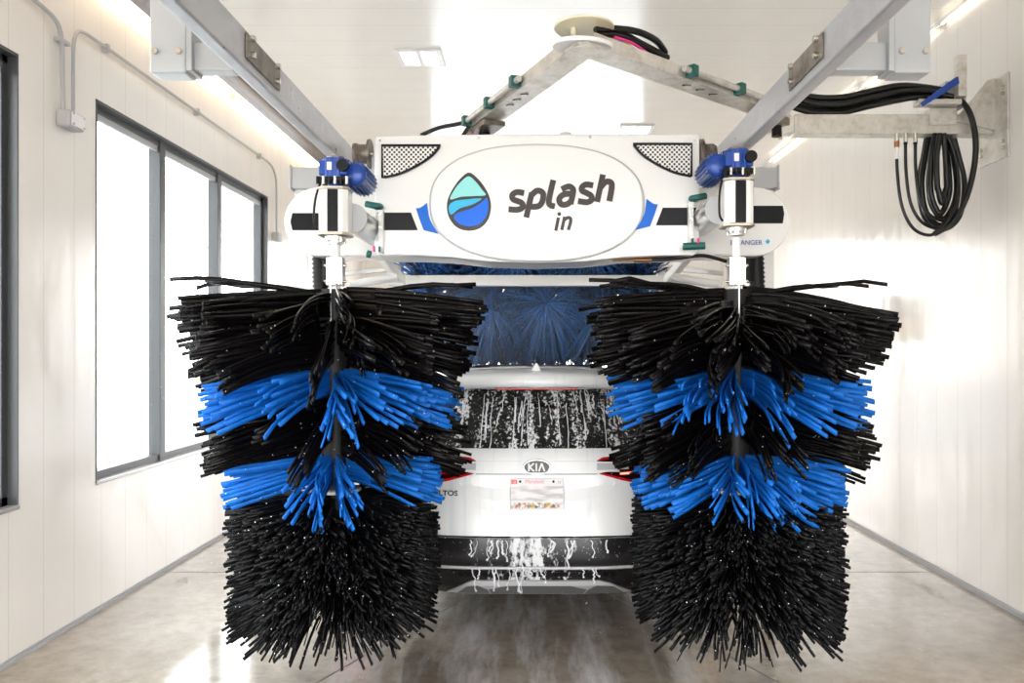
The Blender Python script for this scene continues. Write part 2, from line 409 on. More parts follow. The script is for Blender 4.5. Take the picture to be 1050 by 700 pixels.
# windows
def window(i, ya, yb, muls):
    x0, x1 = XL-.13, XL-.05
    b = MB(); fw = .06
    b.box((x0, ya, WZ0), (x1, ya+fw, WZ1)); b.box((x0, yb-fw, WZ0), (x1, yb, WZ1))
    b.box((x0, ya, WZ0), (x1, yb, WZ0+fw)); b.box((x0, ya, WZ1-fw), (x1, yb, WZ1))
    for m_ in muls: b.box((x0, m_-.045, WZ0), (x1+.012, m_+.045, WZ1))
    fr = struct(b, 'window_%d' % i, M['frame'], .004)
    ed = [ya]+list(muls)+[yb]
    for a, c in zip(ed, ed[1:]):
        g = MB().box((x0+.03, a+.03, WZ0+.03), (x0+.036, c-.03, WZ1-.03)).build('window_pane', M['glass'], fr)
    b = MB().box((XL-.055, ya, WZ1-.018), (XL+.004, yb, WZ1)); b.box((XL-.055, ya, WZ0), (XL+.004, ya+.014, WZ1)); b.box((XL-.055, yb-.012, WZ0), (XL+.004, yb, WZ1))
    b.build('window_reveal', M['frame'], fr)
    MB().box((XL-.055, ya, WZ0-.012), (XL+.012, yb, WZ0+.012)).build('window_sill', M['sill'], fr, .003)
    for a, c in zip(ed, ed[1:]):   # pale inner glazing bead at the head
        MB().box((x1-.03, a+.06, WZ1-.10), (x1-.006, c-.05, WZ1-.06)).build('window_bead', M['grey'], fr)
window(1, *W[1], (6.13, 7.24)); window(2, *W[0], (2.1, 3.25))

# outdoors
o = MB().box((-60, -60, -.3), (60, 70, -.16)).build('outdoor_ground', M['asphalt']); o['kind'] = 'structure'
rnd = random.Random(5)
for i, (x, y, h, lab) in enumerate([(-14, 17, 6.5, 'pale slender tree outside, seen through the first pane of the long window'), (-19, 31, 8, 'pale bare tree outside, seen through the middle pane of the long window'), (-17, 40, 7, 'pale tree outside, seen through the narrow far pane of the long window')]):
    t = empty('tree', (x, y, -.16), lab, 'tree', 'trees outside the windows')
    b = MB(); b.tube([(x, y, -.16), (x+.1, y, h*.5), (x, y, h*.9)], [.16, .11, .04], 8)
    for k in range(9):
        z = h*(.35+.06*k); a = rnd.uniform(0, 6.3); l = rnd.uniform(.6, 1.4)
        b.tube([(x, y, z), (x+math.cos(a)*l, y+math.sin(a)*l, z+l*.7)], [.05, .015], 5)
    b.build('trunk', M['bark'], t)
    b = MB()
    for k in range(260):
        a = rnd.uniform(0, 6.3); rr = rnd.uniform(0, 1.7); z = h*rnd.uniform(.45, 1.0); c = Vector((x+rr*math.cos(a), y+rr*math.sin(a), z))
        d1 = Vector((rnd.gauss(0, 1), rnd.gauss(0, 1), rnd.gauss(0, 1))).normalized()*.12; d2 = Vector((rnd.gauss(0, 1), rnd.gauss(0, 1), rnd.gauss(0, 1))).normalized()*.12
        b.add([c-d1, c+d2, c+d1, c-d2], [(0, 1, 2, 3)])
    b.build('foliage', M['leaf'], t)

# ------------------------------------------------------------------ light strips along both ceiling corners
def strip(x, sgn, lab, zz=4.05):
    t = empty('strip_light', (x, 5, 4.02), lab, 'light'); tr_ = .017 if sgn > 0 else .008
    ysg = [0.2, 1.65, 3.1, 4.55, 6.0, 7.45, 8.9, 10.35]
    if sgn > 0: MB().box((x+.075*sgn-.055, ysg[0], 4.09), (x+.075*sgn+.055, ysg[-1], 4.168)).build('channel', M['bronze'], t, .004)
    if sgn > 0: MB().box((x+sgn*.03-.006, ysg[0], 4.03), (x+sgn*.03+.006, ysg[-1], 4.12)).build('reflector', M['chrome'], t)
    for a, c in zip(ysg, ysg[1:]):
        tb = MB().cyl((x, a+.05, zz), (x, c-.05, zz), tr_, 12).build('lamp_tube', M['lit'] if sgn > 0 else M['litthin'], t)
        MB().cyl((x, a+.001, zz), (x, a+.05, zz), tr_*1.3, 12).build('lamp_holder', M['bolt'], tb)
        MB().cyl((x, c-.05, zz), (x, c-.001, zz), tr_*1.3, 12).build('lamp_holder', M['bolt'], tb)
strip(-2.745, 1, 'bright strip light in a bronze channel along the ceiling corner above the windows')
strip(3.045, -1, 'thin bright strip light along the right ceiling corner above the hose bracket', 4.12)
# reflection spots on the ceiling, built as added glowing fixtures
for (px, py, lab) in ((431, 58, 'ceiling reflection built as a glowing fixture with two bright lenses, nearer one above the left rail side'), (652, 132, 'ceiling reflection built as a glowing fixture just above the white cover, right of centre')):
    Y = F*(ZC-CZ)/(VY-py); x = (px-VX)*Y/F
    t = empty('ceiling_reflection', (x, Y, ZC), lab, 'light', 'ceiling reflections built as glowing fixtures')
    MB().box((x-.19, Y-.19, ZC-.02), (x+.19, Y-.15, ZC)).box((x-.19, Y+.15, ZC-.02), (x+.19, Y+.19, ZC)).box((x-.19, Y-.15, ZC-.02), (x-.15, Y+.15, ZC)).box((x+.15, Y-.15, ZC-.02), (x+.19, Y+.15, ZC)).box((x-.02, Y-.15, ZC-.02), (x+.02, Y+.15, ZC)).build('frame', M['panelwhite'], t, .003)
    for sx in (-1, 1):
        MB().box((x+sx*.085-.06, Y-.14, ZC-.012), (x+sx*.085+.06, Y+.14, ZC-.002)).build('lens', M['litceil'], t)

# ------------------------------------------------------------------ conduit and junction box on the left wall
def wl(px, py, off=.03):
    Y = F*(XL+off)/(px-VX); return P(px, py, Y)
t = empty('junction_box', wl(73, 125), 'small grey electrical junction box on the left wall at the end of the conduits', 'junction box')
c = wl(73, 124, .05)
MB().box((XL, c.y-.075, c.z-.05), (XL+.085, c.y+.085, c.z+.05)).build('body', M['grey'], t, .012)
MB().box((XL+.085, c.y-.06, c.z-.038), (XL+.094, c.y+.07, c.z+.038)).build('cover_plate', M['panelwhite'], t, .004)
b = MB()
for dy in (-.05, .06):
    for dz in (-.03, .03): b.cyl((XL+.09, c.y+dy, c.z+dz), (XL+.098, c.y+dy, c.z+dz), .007, 8)
b.build('screw', M['bolt'], t)
t = empty('conduit', wl(66, 60), 'grey electrical conduit curving up from the junction box and out of frame', 'conduit')
pts = crv([wl(25, -8), wl(45, 8), wl(58, 22), wl(63, 40), wl(64, 70), wl(65, 116)], 6)
MB().tube(pts, .013, 10).build('pipe', M['grey'], t)
b = MB().box((XL, wl(64, 42).y-.04, wl(64, 42).z-.012), (XL+.045, wl(64, 42).y+.06, wl(64, 42).z+.012)); b.build('clamp', M['grey'], t, .004)
t = empty('conduit', wl(72, 60), 'thin grey electrical conduit running from the junction box along above the windows', 'conduit')
A = wl(70, 116); zt = CZ+1.965
ya = A.y+.05
q = [Vector((XL+.03, ya, A.z)), Vector((XL+.03, ya, zt-.25)), Vector((XL+.03, ya+.01, zt-.10)), Vector((XL+.03, ya+.06, zt-.02)), Vector((XL+.03, ya+.15, zt)), Vector((XL+.03, 8.35, zt)), Vector((XL+.03, 8.5, zt-.03)), Vector((XL+.03, 8.6, zt-.13)), Vector((XL+.03, 8.62, zt-.3)), Vector((XL+.03, 8.62, CZ+1.25))]
pp = crv(q[:5], 5)+crv(q[5:9], 5)+[q[9]]
MB().tube(pp, .011, 8).build('pipe', M['grey'], t)
for y in (5.2, 6.6, 8.1): MB().box((XL, y-.015, zt-.03), (XL+.045, y+.015, zt+.025)).build('clamp', M['grey'], t, .004)
MB().box((XL, 8.56, CZ+1.17), (XL+.07, 8.68, CZ+1.26)).build('outlet_box', M['grey'], t, .006)

# ------------------------------------------------------------------ rails and brackets
RH, RW, RT = 1.07, .062, .150
def rail(sx, lab):
    x = sx*(1.098+RW/2)
    t = empty('gantry_rail', (x, 3, CZ+RH), lab, 'rail', 'gantry rails')
    MB().box((x-RW/2, .5, CZ+RH), (x+RW/2, 7.6, CZ+RH+RT)).build('beam', M['galv'], t, .010, 3)
    # splice plate on the inner face
    ya, yb = (3.02, 3.42); xi = x-sx*RW/2
    p = MB().box((xi-sx*.008, ya, CZ+RH+.035), (xi, yb, CZ+RH+RT-.015)).build('splice_plate', M['plate'], t, .004)
    for y in (ya+.05, yb-.05):
        for z in (.062, .125):
            MB().cyl((xi-sx*.008, y, CZ+RH+z), (xi-sx*.024, y, CZ+RH+z), .013, 6).build('bolt', M['bolt'], p)
    return t
rail(-1, 'galvanised steel rail on the left, sloping up over the windows side')
rail(1, 'galvanised steel rail on the right, crossing in front of the hose arm')
def hanger(sx, lab):
    y = 3.06; n0 = len(bpy.data.objects)
    t = empty('rail_hanger', (sx*1.40, y, CZ+1.06), lab, 'bracket', 'rail hangers')
    MB().box((min(sx*1.33, sx*1.47), y-.02, CZ+1.055), (max(sx*1.33, sx*1.47), y+.08, ZC)).build('post', M['panelgrey'], t, .008)
    MB().box((min(sx*1.16, sx*1.335) if sx < 0 else 1.115, y+.01, CZ+1.075), (max(sx*1.16, sx*1.335), y+.085, CZ+1.185)).build('arm', M['panelgrey'], t, .006)
    MB().box((min(sx*1.31, sx*1.335), y-.015, CZ+1.065), (max(sx*1.31, sx*1.335), y+.09, CZ+1.30)).build('end_plate', M['panelgrey'], t, .003)
    for dx in (1.355, 1.445):
        MB().cyl((sx*dx, y-.02, CZ+1.135), (sx*dx, y-.034, CZ+1.135), .012, 6).build('bolt', M['bolt'], t)
    return t
M['panelgrey'] = mat('pale_grey_steel', (.42, .43, .44), .35, .3)
hanger(-1, 'pale grey box post hanging from the ceiling that carries the left rail')
h_ = hanger(1, 'pale grey box post hanging from the ceiling that carries the right rail')
h_.location.x += .045
def post(sx, lab):
    y = 5.45
    t = empty('support_post', (sx*1.60, y, 0), lab, 'post', 'rail support posts')
    MB().box((sx*1.61-.045, y+.05, 0), (sx*1.61+.045, y+.14, CZ+1.12)).build('column', M['panelwhite'], t, .006)
    MB().box((min(sx*1.20, sx*1.67), y, CZ+1.10), (max(sx*1.20, sx*1.67), y+.15, CZ+1.245)).build('arm', M['panelgrey'], t, .006)
    e = MB().box((min(sx*1.66, sx*1.675), y-.01, CZ+1.09), (max(sx*1.66, sx*1.675), y+.16, CZ+1.26)).build('end_plate', M['panelgrey'], t, .003)
    MB().box((sx*1.61-.09, y, 0), (sx*1.61+.09, y+.19, .012)).build('foot_plate', M['galv'], t)
post(-1, 'white floor post with a grey arm behind the left end of the white housing')
post(1, 'white floor post with a grey arm behind the right end of the white housing')

# ------------------------------------------------------------------ gantry
G = empty('wash_gantry', (0, 4.9, 2.2), 'white car wash gantry with rounded ends, oval logo panel and blue accents across the rails', 'car wash gantry')
YP = 4.80
def stadium(cx0, cx1, cz, r, n=14):
    out = []
    for k in range(n+1):
        a = -PI/2+PI*k/n; out.append((cx1+r*math.cos(a), cz+r*math.sin(a)))
    for k in range(n+1):
        a = PI/2+PI*k/n; out.append((cx0+r*math.cos(a), cz+r*math.sin(a)))
    return out
hr = 35.5*YP/F; hz = xz(0, 227, YP)[1]
x0 = xz(291, 0, YP)[0]+hr; x1 = xz(810, 0, YP)[0]-hr
MB().prism(stadium(x0, x1, hz, hr), YP, 5.06).build('housing', M['white'], G, .012, 3)
YC = 4.50
out = [(386, 139), (500, 137.5), (600, 137.5), (715, 137.5), (717.5, 140), (717.5, 250), (716, 258), (712, 261.5), (680, 262), (640, 263.5), (600, 268), (550, 269.5), (500, 268), (460, 263.5), (430, 262), (389, 262), (385, 258), (383.5, 250), (383.5, 141)]
cov = MB().prism(pix(out, YC), YC, 4.86).build('cover', M['white'], G, .012, 3)
# vent mesh, borders
def sub(poly, name, m, y0, y1, par=cov, bev=0):
    return MB().prism(pix(poly, YC), y0, y1).build(name, m, par, bev)
def mirror(poly): return [(1101-x, y) for x, y in poly][::-1]
vent = [(392, 149.5), (452, 149.5)]+[(v.x, v.y) for v in crv([(452, 149.5), (443, 160), (428, 170), (410, 178.5), (392.5, 182.5)], 4)][1:]
for k, poly in enumerate((vent, mirror(vent))):
    poly = [(a, b2-(1.5 if k else 0)) for a, b2 in poly]
    g_ = sub(poly, 'vent_grille', M['lattice'], YC-.006, YC+.01)
    pr = [(v.x, v.y) for v in (Vector(q) for q in pix(poly, YC))]; pr = pr+[pr[0], pr[1]]
    MB().ribbon(pr, .012, YC-.014, YC).build('grille_border', M['black'], g_)
bp = [(387, 218), (421.5, 218), (428.5, 236), (394, 236)]
for k, poly in enumerate((bp, mirror(bp))): sub([(a+(1 if k else 0), q-(6 if k else 0)) if 0 else (a, q-(5 if k else 0)) for a, q in poly], 'black_panel', M['black'], YC-.005, YC+.01)
acc = [(426.5, 213.5)]+[(v.x, v.y) for v in crv([(426.5, 213.5), (431, 213), (438, 208)], 3)][1:]+[(v.x, v.y) for v in crv([(438, 208), (441, 225), (450, 240)], 4)][1:]+[(434.5, 236), (430, 224)]
for k, poly in enumerate((acc, mirror(acc))): sub([(a, q-(4 if k else 0)) for a, q in poly], 'blue_accent', M['blue'], YC-.006, YC+.01)
# pill end panels
for k, poly in enumerate(([(300, 218.5), (370, 218.5), (370, 236), (300, 236), (298, 227)], [(735, 211), (802.5, 211), (804, 219), (802.5, 229), (735, 229)])):
    MB().prism(pix(poly, YP), YP-.005, YP+.01).build('black_panel', M['black'], G)
for k, poly in enumerate(([(358, 216), (372, 216), (376, 223), (358, 223)], [(726, 213), (735, 213), (735, 219), (724, 221)])):
    MB().prism(pix(poly, YP), YP-.005, YP+.01).build('blue_accent', M['blue'], G)
# oval
def oval(s_=1.0, n=72, e=2.35):
    c = (550.5, 208.5); a, b2 = 108.5*s_, 59.5*s_+(0 if s_ == 1 else 0); r = []
    for k in range(n):
        t_ = 2*PI*k/n; ct, st = math.cos(t_), math.sin(t_)
        r.append((c[0]+a*math.copysign(abs(ct)**(2/e), ct), c[1]+b2*math.copysign(abs(st)**(2/e), st)))
    return r
ov = MB().prism(pix(oval(), YC), YC-.022, YC+.01).build('oval_panel', M['white'], cov, .010, 3)
YO = YC-.022
rim = pix(oval(1.012), YC); MB().tube([(a, YC-.002, c) for a, c in rim]+[(rim[0][0], YC-.002, rim[0][1])], .0032, 6, False).build('oval_trim', M['grey'], cov)
def L5(pts): return [(445+x/5, 165+y/5) for x, y in pts]
def sm5(pts, closed=True, n=5): return [(v.x, v.y) for v in crv(L5(pts), n, closed)]
drop = [(180, 60), (222, 88), (262, 138), (288, 195), (292, 250), (275, 305), (235, 345), (180, 358), (125, 345), (85, 305), (67, 250), (72, 195), (100, 138), (138, 88)]
em = MB().prism(pix(sm5(drop), YO), YO-.003, YO+.002).build('emblem', M['letters'], cov)
for nm, mm_, pl in (('emblem_top', 'teal', [(178, 80), (215, 108), (248, 150), (264, 176), (200, 181), (140, 184), (84, 197), (103, 152), (138, 108)]),
                    ('emblem_middle', 'cyan', [(83, 222), (110, 205), (160, 198), (243, 193), (215, 215), (180, 230), (130, 245), (90, 275), (76, 250)]),
                    ('emblem_base', 'dropblue', [(270, 190), (278, 215), (277, 255), (262, 295), (230, 325), (180, 335), (135, 325), (105, 297), (112, 272), (145, 258), (200, 240), (240, 215)])):
    MB().prism(pix(sm5(pl), YO), YO-.0055, YO).build(nm, M[mm_], em)
px5 = YO/F/5
LET = [(30, [[(462, 165), (425, 160), (402, 175), (405, 196), (428, 206), (450, 216), (456, 236), (430, 250), (382, 248)]]),
       (30, [[(502, 162), (473, 290)], [(498, 178), (528, 153), (558, 165), (556, 205), (535, 232), (488, 235)]]),
       (30, [[(612, 98), (590, 195), (594, 225), (620, 233)]]),
       (30, [[(654, 146), (690, 131), (712, 145), (711, 172), (700, 222)], [(706, 168), (665, 172), (642, 195), (652, 222), (682, 222), (702, 206)]]),
       (30, [[(816, 126), (780, 121), (759, 135), (760, 153), (783, 165), (804, 178), (808, 199), (784, 212), (738, 206)]]),
       (30, [[(866, 70), (836, 210)], [(850, 142), (878, 109), (905, 110), (911, 135), (898, 206)]]),
       (17, [[(638, 290), (624, 358)]]),
       (17, [[(670, 286), (655, 354)], [(664, 305), (686, 291), (701, 302), (689, 354)]])]
names = ['letter_s', 'letter_p', 'letter_l', 'letter_a', 'letter_s', 'letter_h', 'letter_i', 'letter_n']
for (wd, strokes), nm in zip(LET, names):
    b = MB()
    for st in strokes:
        pts = [Vector(xz(v.x, v.y, YO)) for v in crv(L5(st), 6)]
        b.ribbon([(p.x, p.y) for p in pts], wd*px5, YO-.004, YO+.001)
    if nm == 'letter_i':
        c0 = Vector(xz(445+642/5, 165+272/5, YO)); b.prism([(c0.x+10*px5*math.cos(a*PI/5), c0.y+10*px5*math.sin(a*PI/5)) for a in range(10)], YO-.004, YO+.001)
    b.build(nm, M['letters'], ov)
# small fixings on the cover
for px, py in ((390, 144), (491, 141.5), (605, 140.5), (712, 144)):
    p = P(px, py, YC); MB().cyl((p.x, YC-.008, p.z), (p.x, YC, p.z), .007, 8).build('screw', M['bolt'], cov)
# maker's name on the right end of the housing
p0 = P(748.5, 251, YP); text_mesh('BELANGER', .040, 'lettering', M['bluepaint'], G, (p0.x, YP-.004, p0.z), sx=1.0)
p0 = P(787, 247.6, YP); MB().prism([(p0.x-.014, p0.z), (p0.x, p0.z-.016), (p0.x+.016, p0.z), (p0.x, p0.z+.016)], YP-.004, YP).build('diamond_mark', M['cyan'], G)
# trolley wheels
for sx, px in ((-1, 371), (1, 724)):
    c = P(px, 158, 4.62); wb = MB()
    wb.tube([(c.x-.045*1, c.y, c.z), (c.x-.02, c.y, c.z), (c.x-.02, c.y, c.z), (c.x+.04, c.y, c.z)], [.062, .062, .056, .056] if sx < 0 else [.085, .085, .06, .06], 20)
    wb.tube([(c.x+.04, c.y, c.z), (c.x+.055, c.y, c.z)], [.085, .085] if sx < 0 else [.056, .05], 20)
    o = wb.build('trolley_wheel', M['plate'], G)
    MB().cyl((c.x-.055, c.y, c.z), (c.x+.065, c.y, c.z), .018, 10).build('axle', M['bolt'], o)
    MB().box((sx*.95-.05, 4.62, CZ+.98), (sx*.95+.05, 4.80, CZ+1.14)).build('wheel_bracket', M['galv'], G, .004)
c = P(719, 177, 4.52); MB().cyl((c.x, c.y-.02, c.z), (c.x, c.y+.03, c.z), .011, 12).build('push_button', M['yellow'], G)
# dome sensor on top of the cover
c = P(580, 137, 4.7); b = MB(); b.tube([(c.x, c.y, 2.90), (c.x, c.y, 2.94), (c.x, c.y, 2.945), (c.x, c.y, 2.965)], [.052, .052, .045, .03], 18); b.build('dome_sensor', M['panelwhite'], G)
# under-frame
zb = P(0, 288, 5.5).z
MB().beam((P(398, 0, 5.5).x, 5.5, zb), (P(706, 0, 5.5).x, 5.5, zb), .075, .075).build('cross_beam', M['white'], G, .008)
for sx in (-1, 1):
    MB().beam((sx*1.06, 5.3, 2.36), (sx*.90, 5.5, zb-.02), .07, .05).build('frame_strut', M['white'], G, .006)
    MB().beam((sx*1.3, 5.5, zb+.05), (sx*.92, 5.5, zb+.09), .03, .03).build('frame_strut', M['alu'], G, .003)
    MB().cyl((sx*1.25, 5.42, zb-.03), (sx*.93, 5.42, zb+.02), .028, 14).build('spray_bar', M['panelwhite'], G)
# spray manifold hoses under the cover
b = MB().tube(crv([P(655, 266, 4.6), P(680, 266, 4.6), P(700, 264, 4.6), P(722, 262, 4.6), P(745, 268, 4.62)], 5), .011, 8); b.build('supply_hose', M['hose'], G)
b = MB().cyl(P(650, 266.5, 4.6), P(668, 266.5, 4.6), .013, 8).cyl(P(628, 267, 4.6), P(650, 266.5, 4.6), .006, 8); b.build('hose_fitting', M['copper'], G)
MB().tube(crv([P(462, 266, 4.7), P(478, 268, 4.7), P(500, 269, 4.7)], 4), .008, 8).build('hose_fitting', M['copper'], G)
# corrugated hoses under each end
for sx, px in ((-1, 326), (1, 776)):
    x = P(px, 0, 4.95).x; pts = []; rs = []
    z = CZ+.66; i = 0
    while z > 1.35:
        pts.append((x+.01*math.sin(z*4), 4.98, z)); rs.append(.052 if i % 2 else .042); z -= .014; i += 1
    MB().tube(pts, rs, 14).build('corrugated_hose', M['rubber'], G)
    MB().cyl((x+.06*sx*-1, 5.0, CZ+.60), (x+.06*sx*-1, 5.0, CZ+.42), .07, 16).build('hose_boot', M['rubber'], G)

# ------------------------------------------------------------------ bristle generator
def strands(name, specs, m, parent, wobble=.01, seed=1, rings=7):
    """specs: list of (path points, width, thickness, roll)"""
    n = len(specs); V = np.empty((n, rings, 4, 3))
    for i, (pts, wd, th, side) in enumerate(specs):
        p = np.asarray(pts); t = np.gradient(p, axis=0); t /= np.linalg.norm(t, axis=1)[:, None]
        s_ = np.asarray(side)[None, :]-t*(t@np.asarray(side))[:, None]; s_ /= np.linalg.norm(s_, axis=1)[:, None]+1e-9
        nr = np.cross(t, s_)
        for k, (a, c) in enumerate(((-1, -1), (1, -1), (1, 1), (-1, 1))):
            V[i, :, k] = p+s_*(a*wd/2)+nr*(c*th/2)
    base = np.arange(n)[:, None, None]*rings*4+np.arange(rings-1)[None, :, None]*4
    fs = []
    for k in range(4):
        k2 = (k+1) % 4
        fs.append(np.stack([base+k, base+k2, base+4+k2, base+4+k], -1).reshape(-1, 4))
    end = (np.arange(n)*rings*4+(rings-1)*4)[:, None]+np.arange(4)[None]
    fs.append(end); faces = np.concatenate(fs)
    me = bpy.data.meshes.new(name); V = V.reshape(-1, 3)
    me.vertices.add(len(V)); me.vertices.foreach_set('co', V.ravel())
    me.loops.add(faces.size); me.loops.foreach_set('vertex_index', faces.ravel().astype(np.int32))
    me.polygons.add(len(faces)); me.polygons.foreach_set('loop_start', np.arange(0, faces.size, 4, dtype=np.int32))
    me.update(calc_edges=True); me.materials.append(m)
    o = bpy.data.objects.new(name, me); COL.objects.link(o); put_under(o, parent); return o
def beads(name, pts, radii, parent, m=None):
    oc = np.array([(1, 0, 0), (-1, 0, 0), (0, 1, 0), (0, -1, 0), (0, 0, 1), (0, 0, -1)], float)
    of = np.array([(0, 2, 4), (2, 1, 4), (1, 3, 4), (3, 0, 4), (2, 0, 5), (1, 2, 5), (3, 1, 5), (0, 3, 5)])
    p = np.asarray(pts); V = (p[:, None, :]+oc[None]*np.asarray(radii)[:, None, None]).reshape(-1, 3)
    Fc = (of[None]+np.arange(len(p))[:, None, None]*6).reshape(-1, 3)
    me = bpy.data.meshes.new(name); me.from_pydata(V.tolist(), [], Fc.tolist())
    me.polygons.foreach_set('use_smooth', [True]*len(me.polygons)); me.materials.append(m or M['drop'])
    o = bpy.data.objects.new(name, me); COL.objects.link(o)
    if parent is not None: put_under(o, parent)
    return o

def band(r, cx, cy, z0, z1, L, droop, panels, fingers, step, th, front=.5, lv=.12, r0=.06, fan=.03, zfun=None, web=.35, jz=.004, jp=.03, hf=1, wd=None, taper=0):
    """rows of sewn foam sheets standing out from the core, each slit into fingers"""
    specs = []; rings = 7
    n = 0
    while n < panels:
        ph = r.uniform(0, 2*PI); fc = max(0, -math.sin(ph))
        if fc > .80 and r.random() > front: continue
        n += 1
        H = fingers*step; zc = z0+(z1-z0)*r.random(); u0 = (z0-zc)/(z0-z1+1e-6)
        Lc = L*(1-lv*r.random()**1.5); dc = droop[0]+(droop[1]-droop[0])*(.65*u0+.35*r.random()); tw = r.gauss(0, .10); Lc *= 1-taper*u0
        hang = hf*max(0, fc-.80)*2.4*r.random()
        def path(zs, p2, LL, dd, tmax=1.0, hg=hang):
            pts = []
            for i in range(rings):
                t_ = tmax*i/(rings-1); a = p2+tw*t_*t_
                rr = r0+(LL-r0)*(t_-.35*hg*t_*t_)
                zz = zs-dd*t_**1.6-hg*.22*t_**2
                pts.append((cx+rr*math.cos(a), cy+rr*math.sin(a), zz))
            return pts
        if web:
            specs.append((path(zc-H/2, ph, Lc, dc, web*r.uniform(.6, 1.1)), H, .006, (0, 0, 1)))
        for k in range(fingers):
            f = (k+.5)/fingers
            p2 = ph+r.gauss(0, jp); z = zc-H*f+r.gauss(0, jz); dd = dc+fan*(f-.5)+r.gauss(0, .012)
            if zfun: dd += zfun((z0-z)/(z0-z1+1e-6))
            specs.append((path(z, p2, Lc*r.uniform(.92, 1.02), dd), (wd or step*.98)*r.uniform(.8, 1.1), th, (r.gauss(0, .25), r.gauss(0, .25), 1)))
    return specs

def side_brush(cx, cy, dz, seed, sx, lab):
    r = random.Random(seed)
    t = empty('side_brush', (cx, cy, .24), lab, 'brush', 'side brushes')
    Z = lambda py: CZ-(py-VY)*cy/F
    # shaft and core
    MB().cyl((cx, cy, .45), (cx, cy, Z(244)), .022, 16).build('shaft', M['panelwhite'], t)
    MB().cyl((cx, cy, .42), (cx, cy, Z(297)), .075, 18).build('core', M['rubber'], t)
    # pale edge of the core sleeve (seam rod) facing the camera
    MB().cyl((cx-.006, cy-.079, Z(352)), (cx-.006, cy-.079, Z(290)), .0045, 8).build('seam_rod', M['alu'], t)
    # coupling
    cp = MB(); zt, zb_ = Z(264), Z(293)
    cp.box((cx-.042, cy-.030, zb_), (cx-.006, cy+.03, zt)); cp.box((cx+.006, cy-.030, zb_), (cx+.042, cy+.03, zt)); cp.box((cx-.02, cy-.04, zb_), (cx+.02, cy-.026, zt))
    cpo = cp.build('shaft_coupling', M['alu'], t, .003)
    for k in range(4):
        z = zb_+.012+(zt-zb_-.024)*k/3
        for xx in (-.031, .031) if k % 2 == 0 else (0,):
            MB().cyl((cx+xx, cy-.03, z), (cx+xx, cy-.052, z), .0085, 6).build('bolt', M['bolt'], cpo)
        if k in (0, 2):
            for s2 in (-1, 1): MB().cyl((cx+s2*.042, cy-.01, z+.01), (cx+s2*.058, cy-.01, z+.01), .0085, 6).build('bolt', M['bolt'], cpo)
    # spindle housing
    z0, z1 = Z(240)+dz, Z(196)+dz
    oc = [(-.076, -.05), (-.05, -.076), (.05, -.076), (.076, -.05), (.076, .05), (.05, .076), (-.05, .076), (-.076, .05)]
    h = MB().prism_dir([(cx+a, cy+c, z0) for a, c in oc], (0, 0, z1-z0)).build('spindle_housing', M['white'], t, .006)
    MB().box((cx-.024, cy-.083, z0+.004), (cx+.030, cy-.070, z1-.004)).build('black_strip', M['black'], h, .003)
    for z in (z0-.012, z1):
        MB().prism_dir([(cx+a*1.08, cy+c*1.08, z) for a, c in oc], (0, 0, .012)).build('end_plate', M['tan'], t, .002)
    for a, rr in ((0, .055), (.018, .04)):
        MB().cyl((cx, cy, z0-.014-a), (cx, cy, z0-.034-a), rr, 20).build('bearing_flange', M['alu'], t)
    for k in range(4):
        a = PI/4+k*PI/2; MB().cyl((cx+.052*math.cos(a), cy+.052*math.sin(a), z0-.022), (cx+.052*math.cos(a), cy+.052*math.sin(a), z0-.045), .009, 6).build('bolt', M['bolt'], t)
    # gear motor
    zm = z1+.012
    mo = MB(); mo.cyl((cx, cy, zm), (cx, cy, zm+.03), .04, 18)
    mo.cyl((cx, cy, zm+.05), (cx, cy, zm+.15), .066, 20); mo.box((cx-.072, cy-.062, zm+.062), (cx+.072, cy+.062, zm+.135))
    for k in range(6):
        a = k*PI/3; mo.cyl((cx+.06*math.cos(a), cy+.06*math.sin(a), zm+.05), (cx+.06*math.cos(a), cy+.06*math.sin(a), zm+.15), .014, 8)
    gb = mo.build('gearbox', M['bluepaint'], t, .004)
    MB().cyl((cx, cy, zm+.15), (cx, cy, zm+.165), .045, 18).build('gearbox_cap', M['plate'], gb)
    fx = .055
    MB().cyl((cx+fx, cy-.062, zm+.105), (cx+fx, cy-.090, zm+.105), .030, 20).build('shaft_cap', M['rubber'], gb)
    MB().box((cx-.028, cy-.070, zm+.085), (cx-.004, cy-.062, zm+.125)).build('rating_plate', M['panelwhite'], gb)
    fl = MB().box((cx-.08, cy-.075, zm+.028), (cx+.08, cy+.075, zm+.05)).build('motor_foot', M['rubber'], gb, .006)
    for k in range(6):
        xx = cx-.075+.03*k; MB().cyl((xx, cy-.07, zm+.012), (xx, cy-.07, zm+.05), .009, 8).build('bolt', M['bolt'] if k % 2 else M['rubber'], fl)
    # motor barrel running back from the gearbox
    mx_ = cx-sx*.10 if sx > 0 else cx+.10
    bl = MB(); bl.cyl((mx_, cy-.01, zm+.075), (mx_, cy+.26, zm+.075), .060, 24)
    for k in range(20):
        a = 2*PI*k/20; ca, sa = math.cos(a), math.sin(a)
        bl.beam((mx_+ca*.065, cy+.0, zm+.075+sa*.065), (mx_+ca*.065, cy+.24, zm+.075+sa*.065), .005, .014, (ca, 0, sa))
    bl.ball((mx_, cy-.01, zm+.075), .06, 20, 10, (1, .4, 1))
    bl.cyl((cx, cy, zm+.10), (mx_, cy+.02, zm+.085), .045, 14)
    bl.build('motor_barrel', M['bluepaint'], t)
    # power lead
    MB().tube(crv([(cx-.07, cy-.03, zm+.03), (cx-.095, cy-.04, zm-.06), (cx-.10, cy-.05, zm-.18), (cx-.08, cy-.03, z0+.02)], 5), .006, 6).build('power_lead', M['rubber'], t)
    # swing arm back to the gantry
    ax = cx-sx*.075; az = (z0+z1)/2-.03
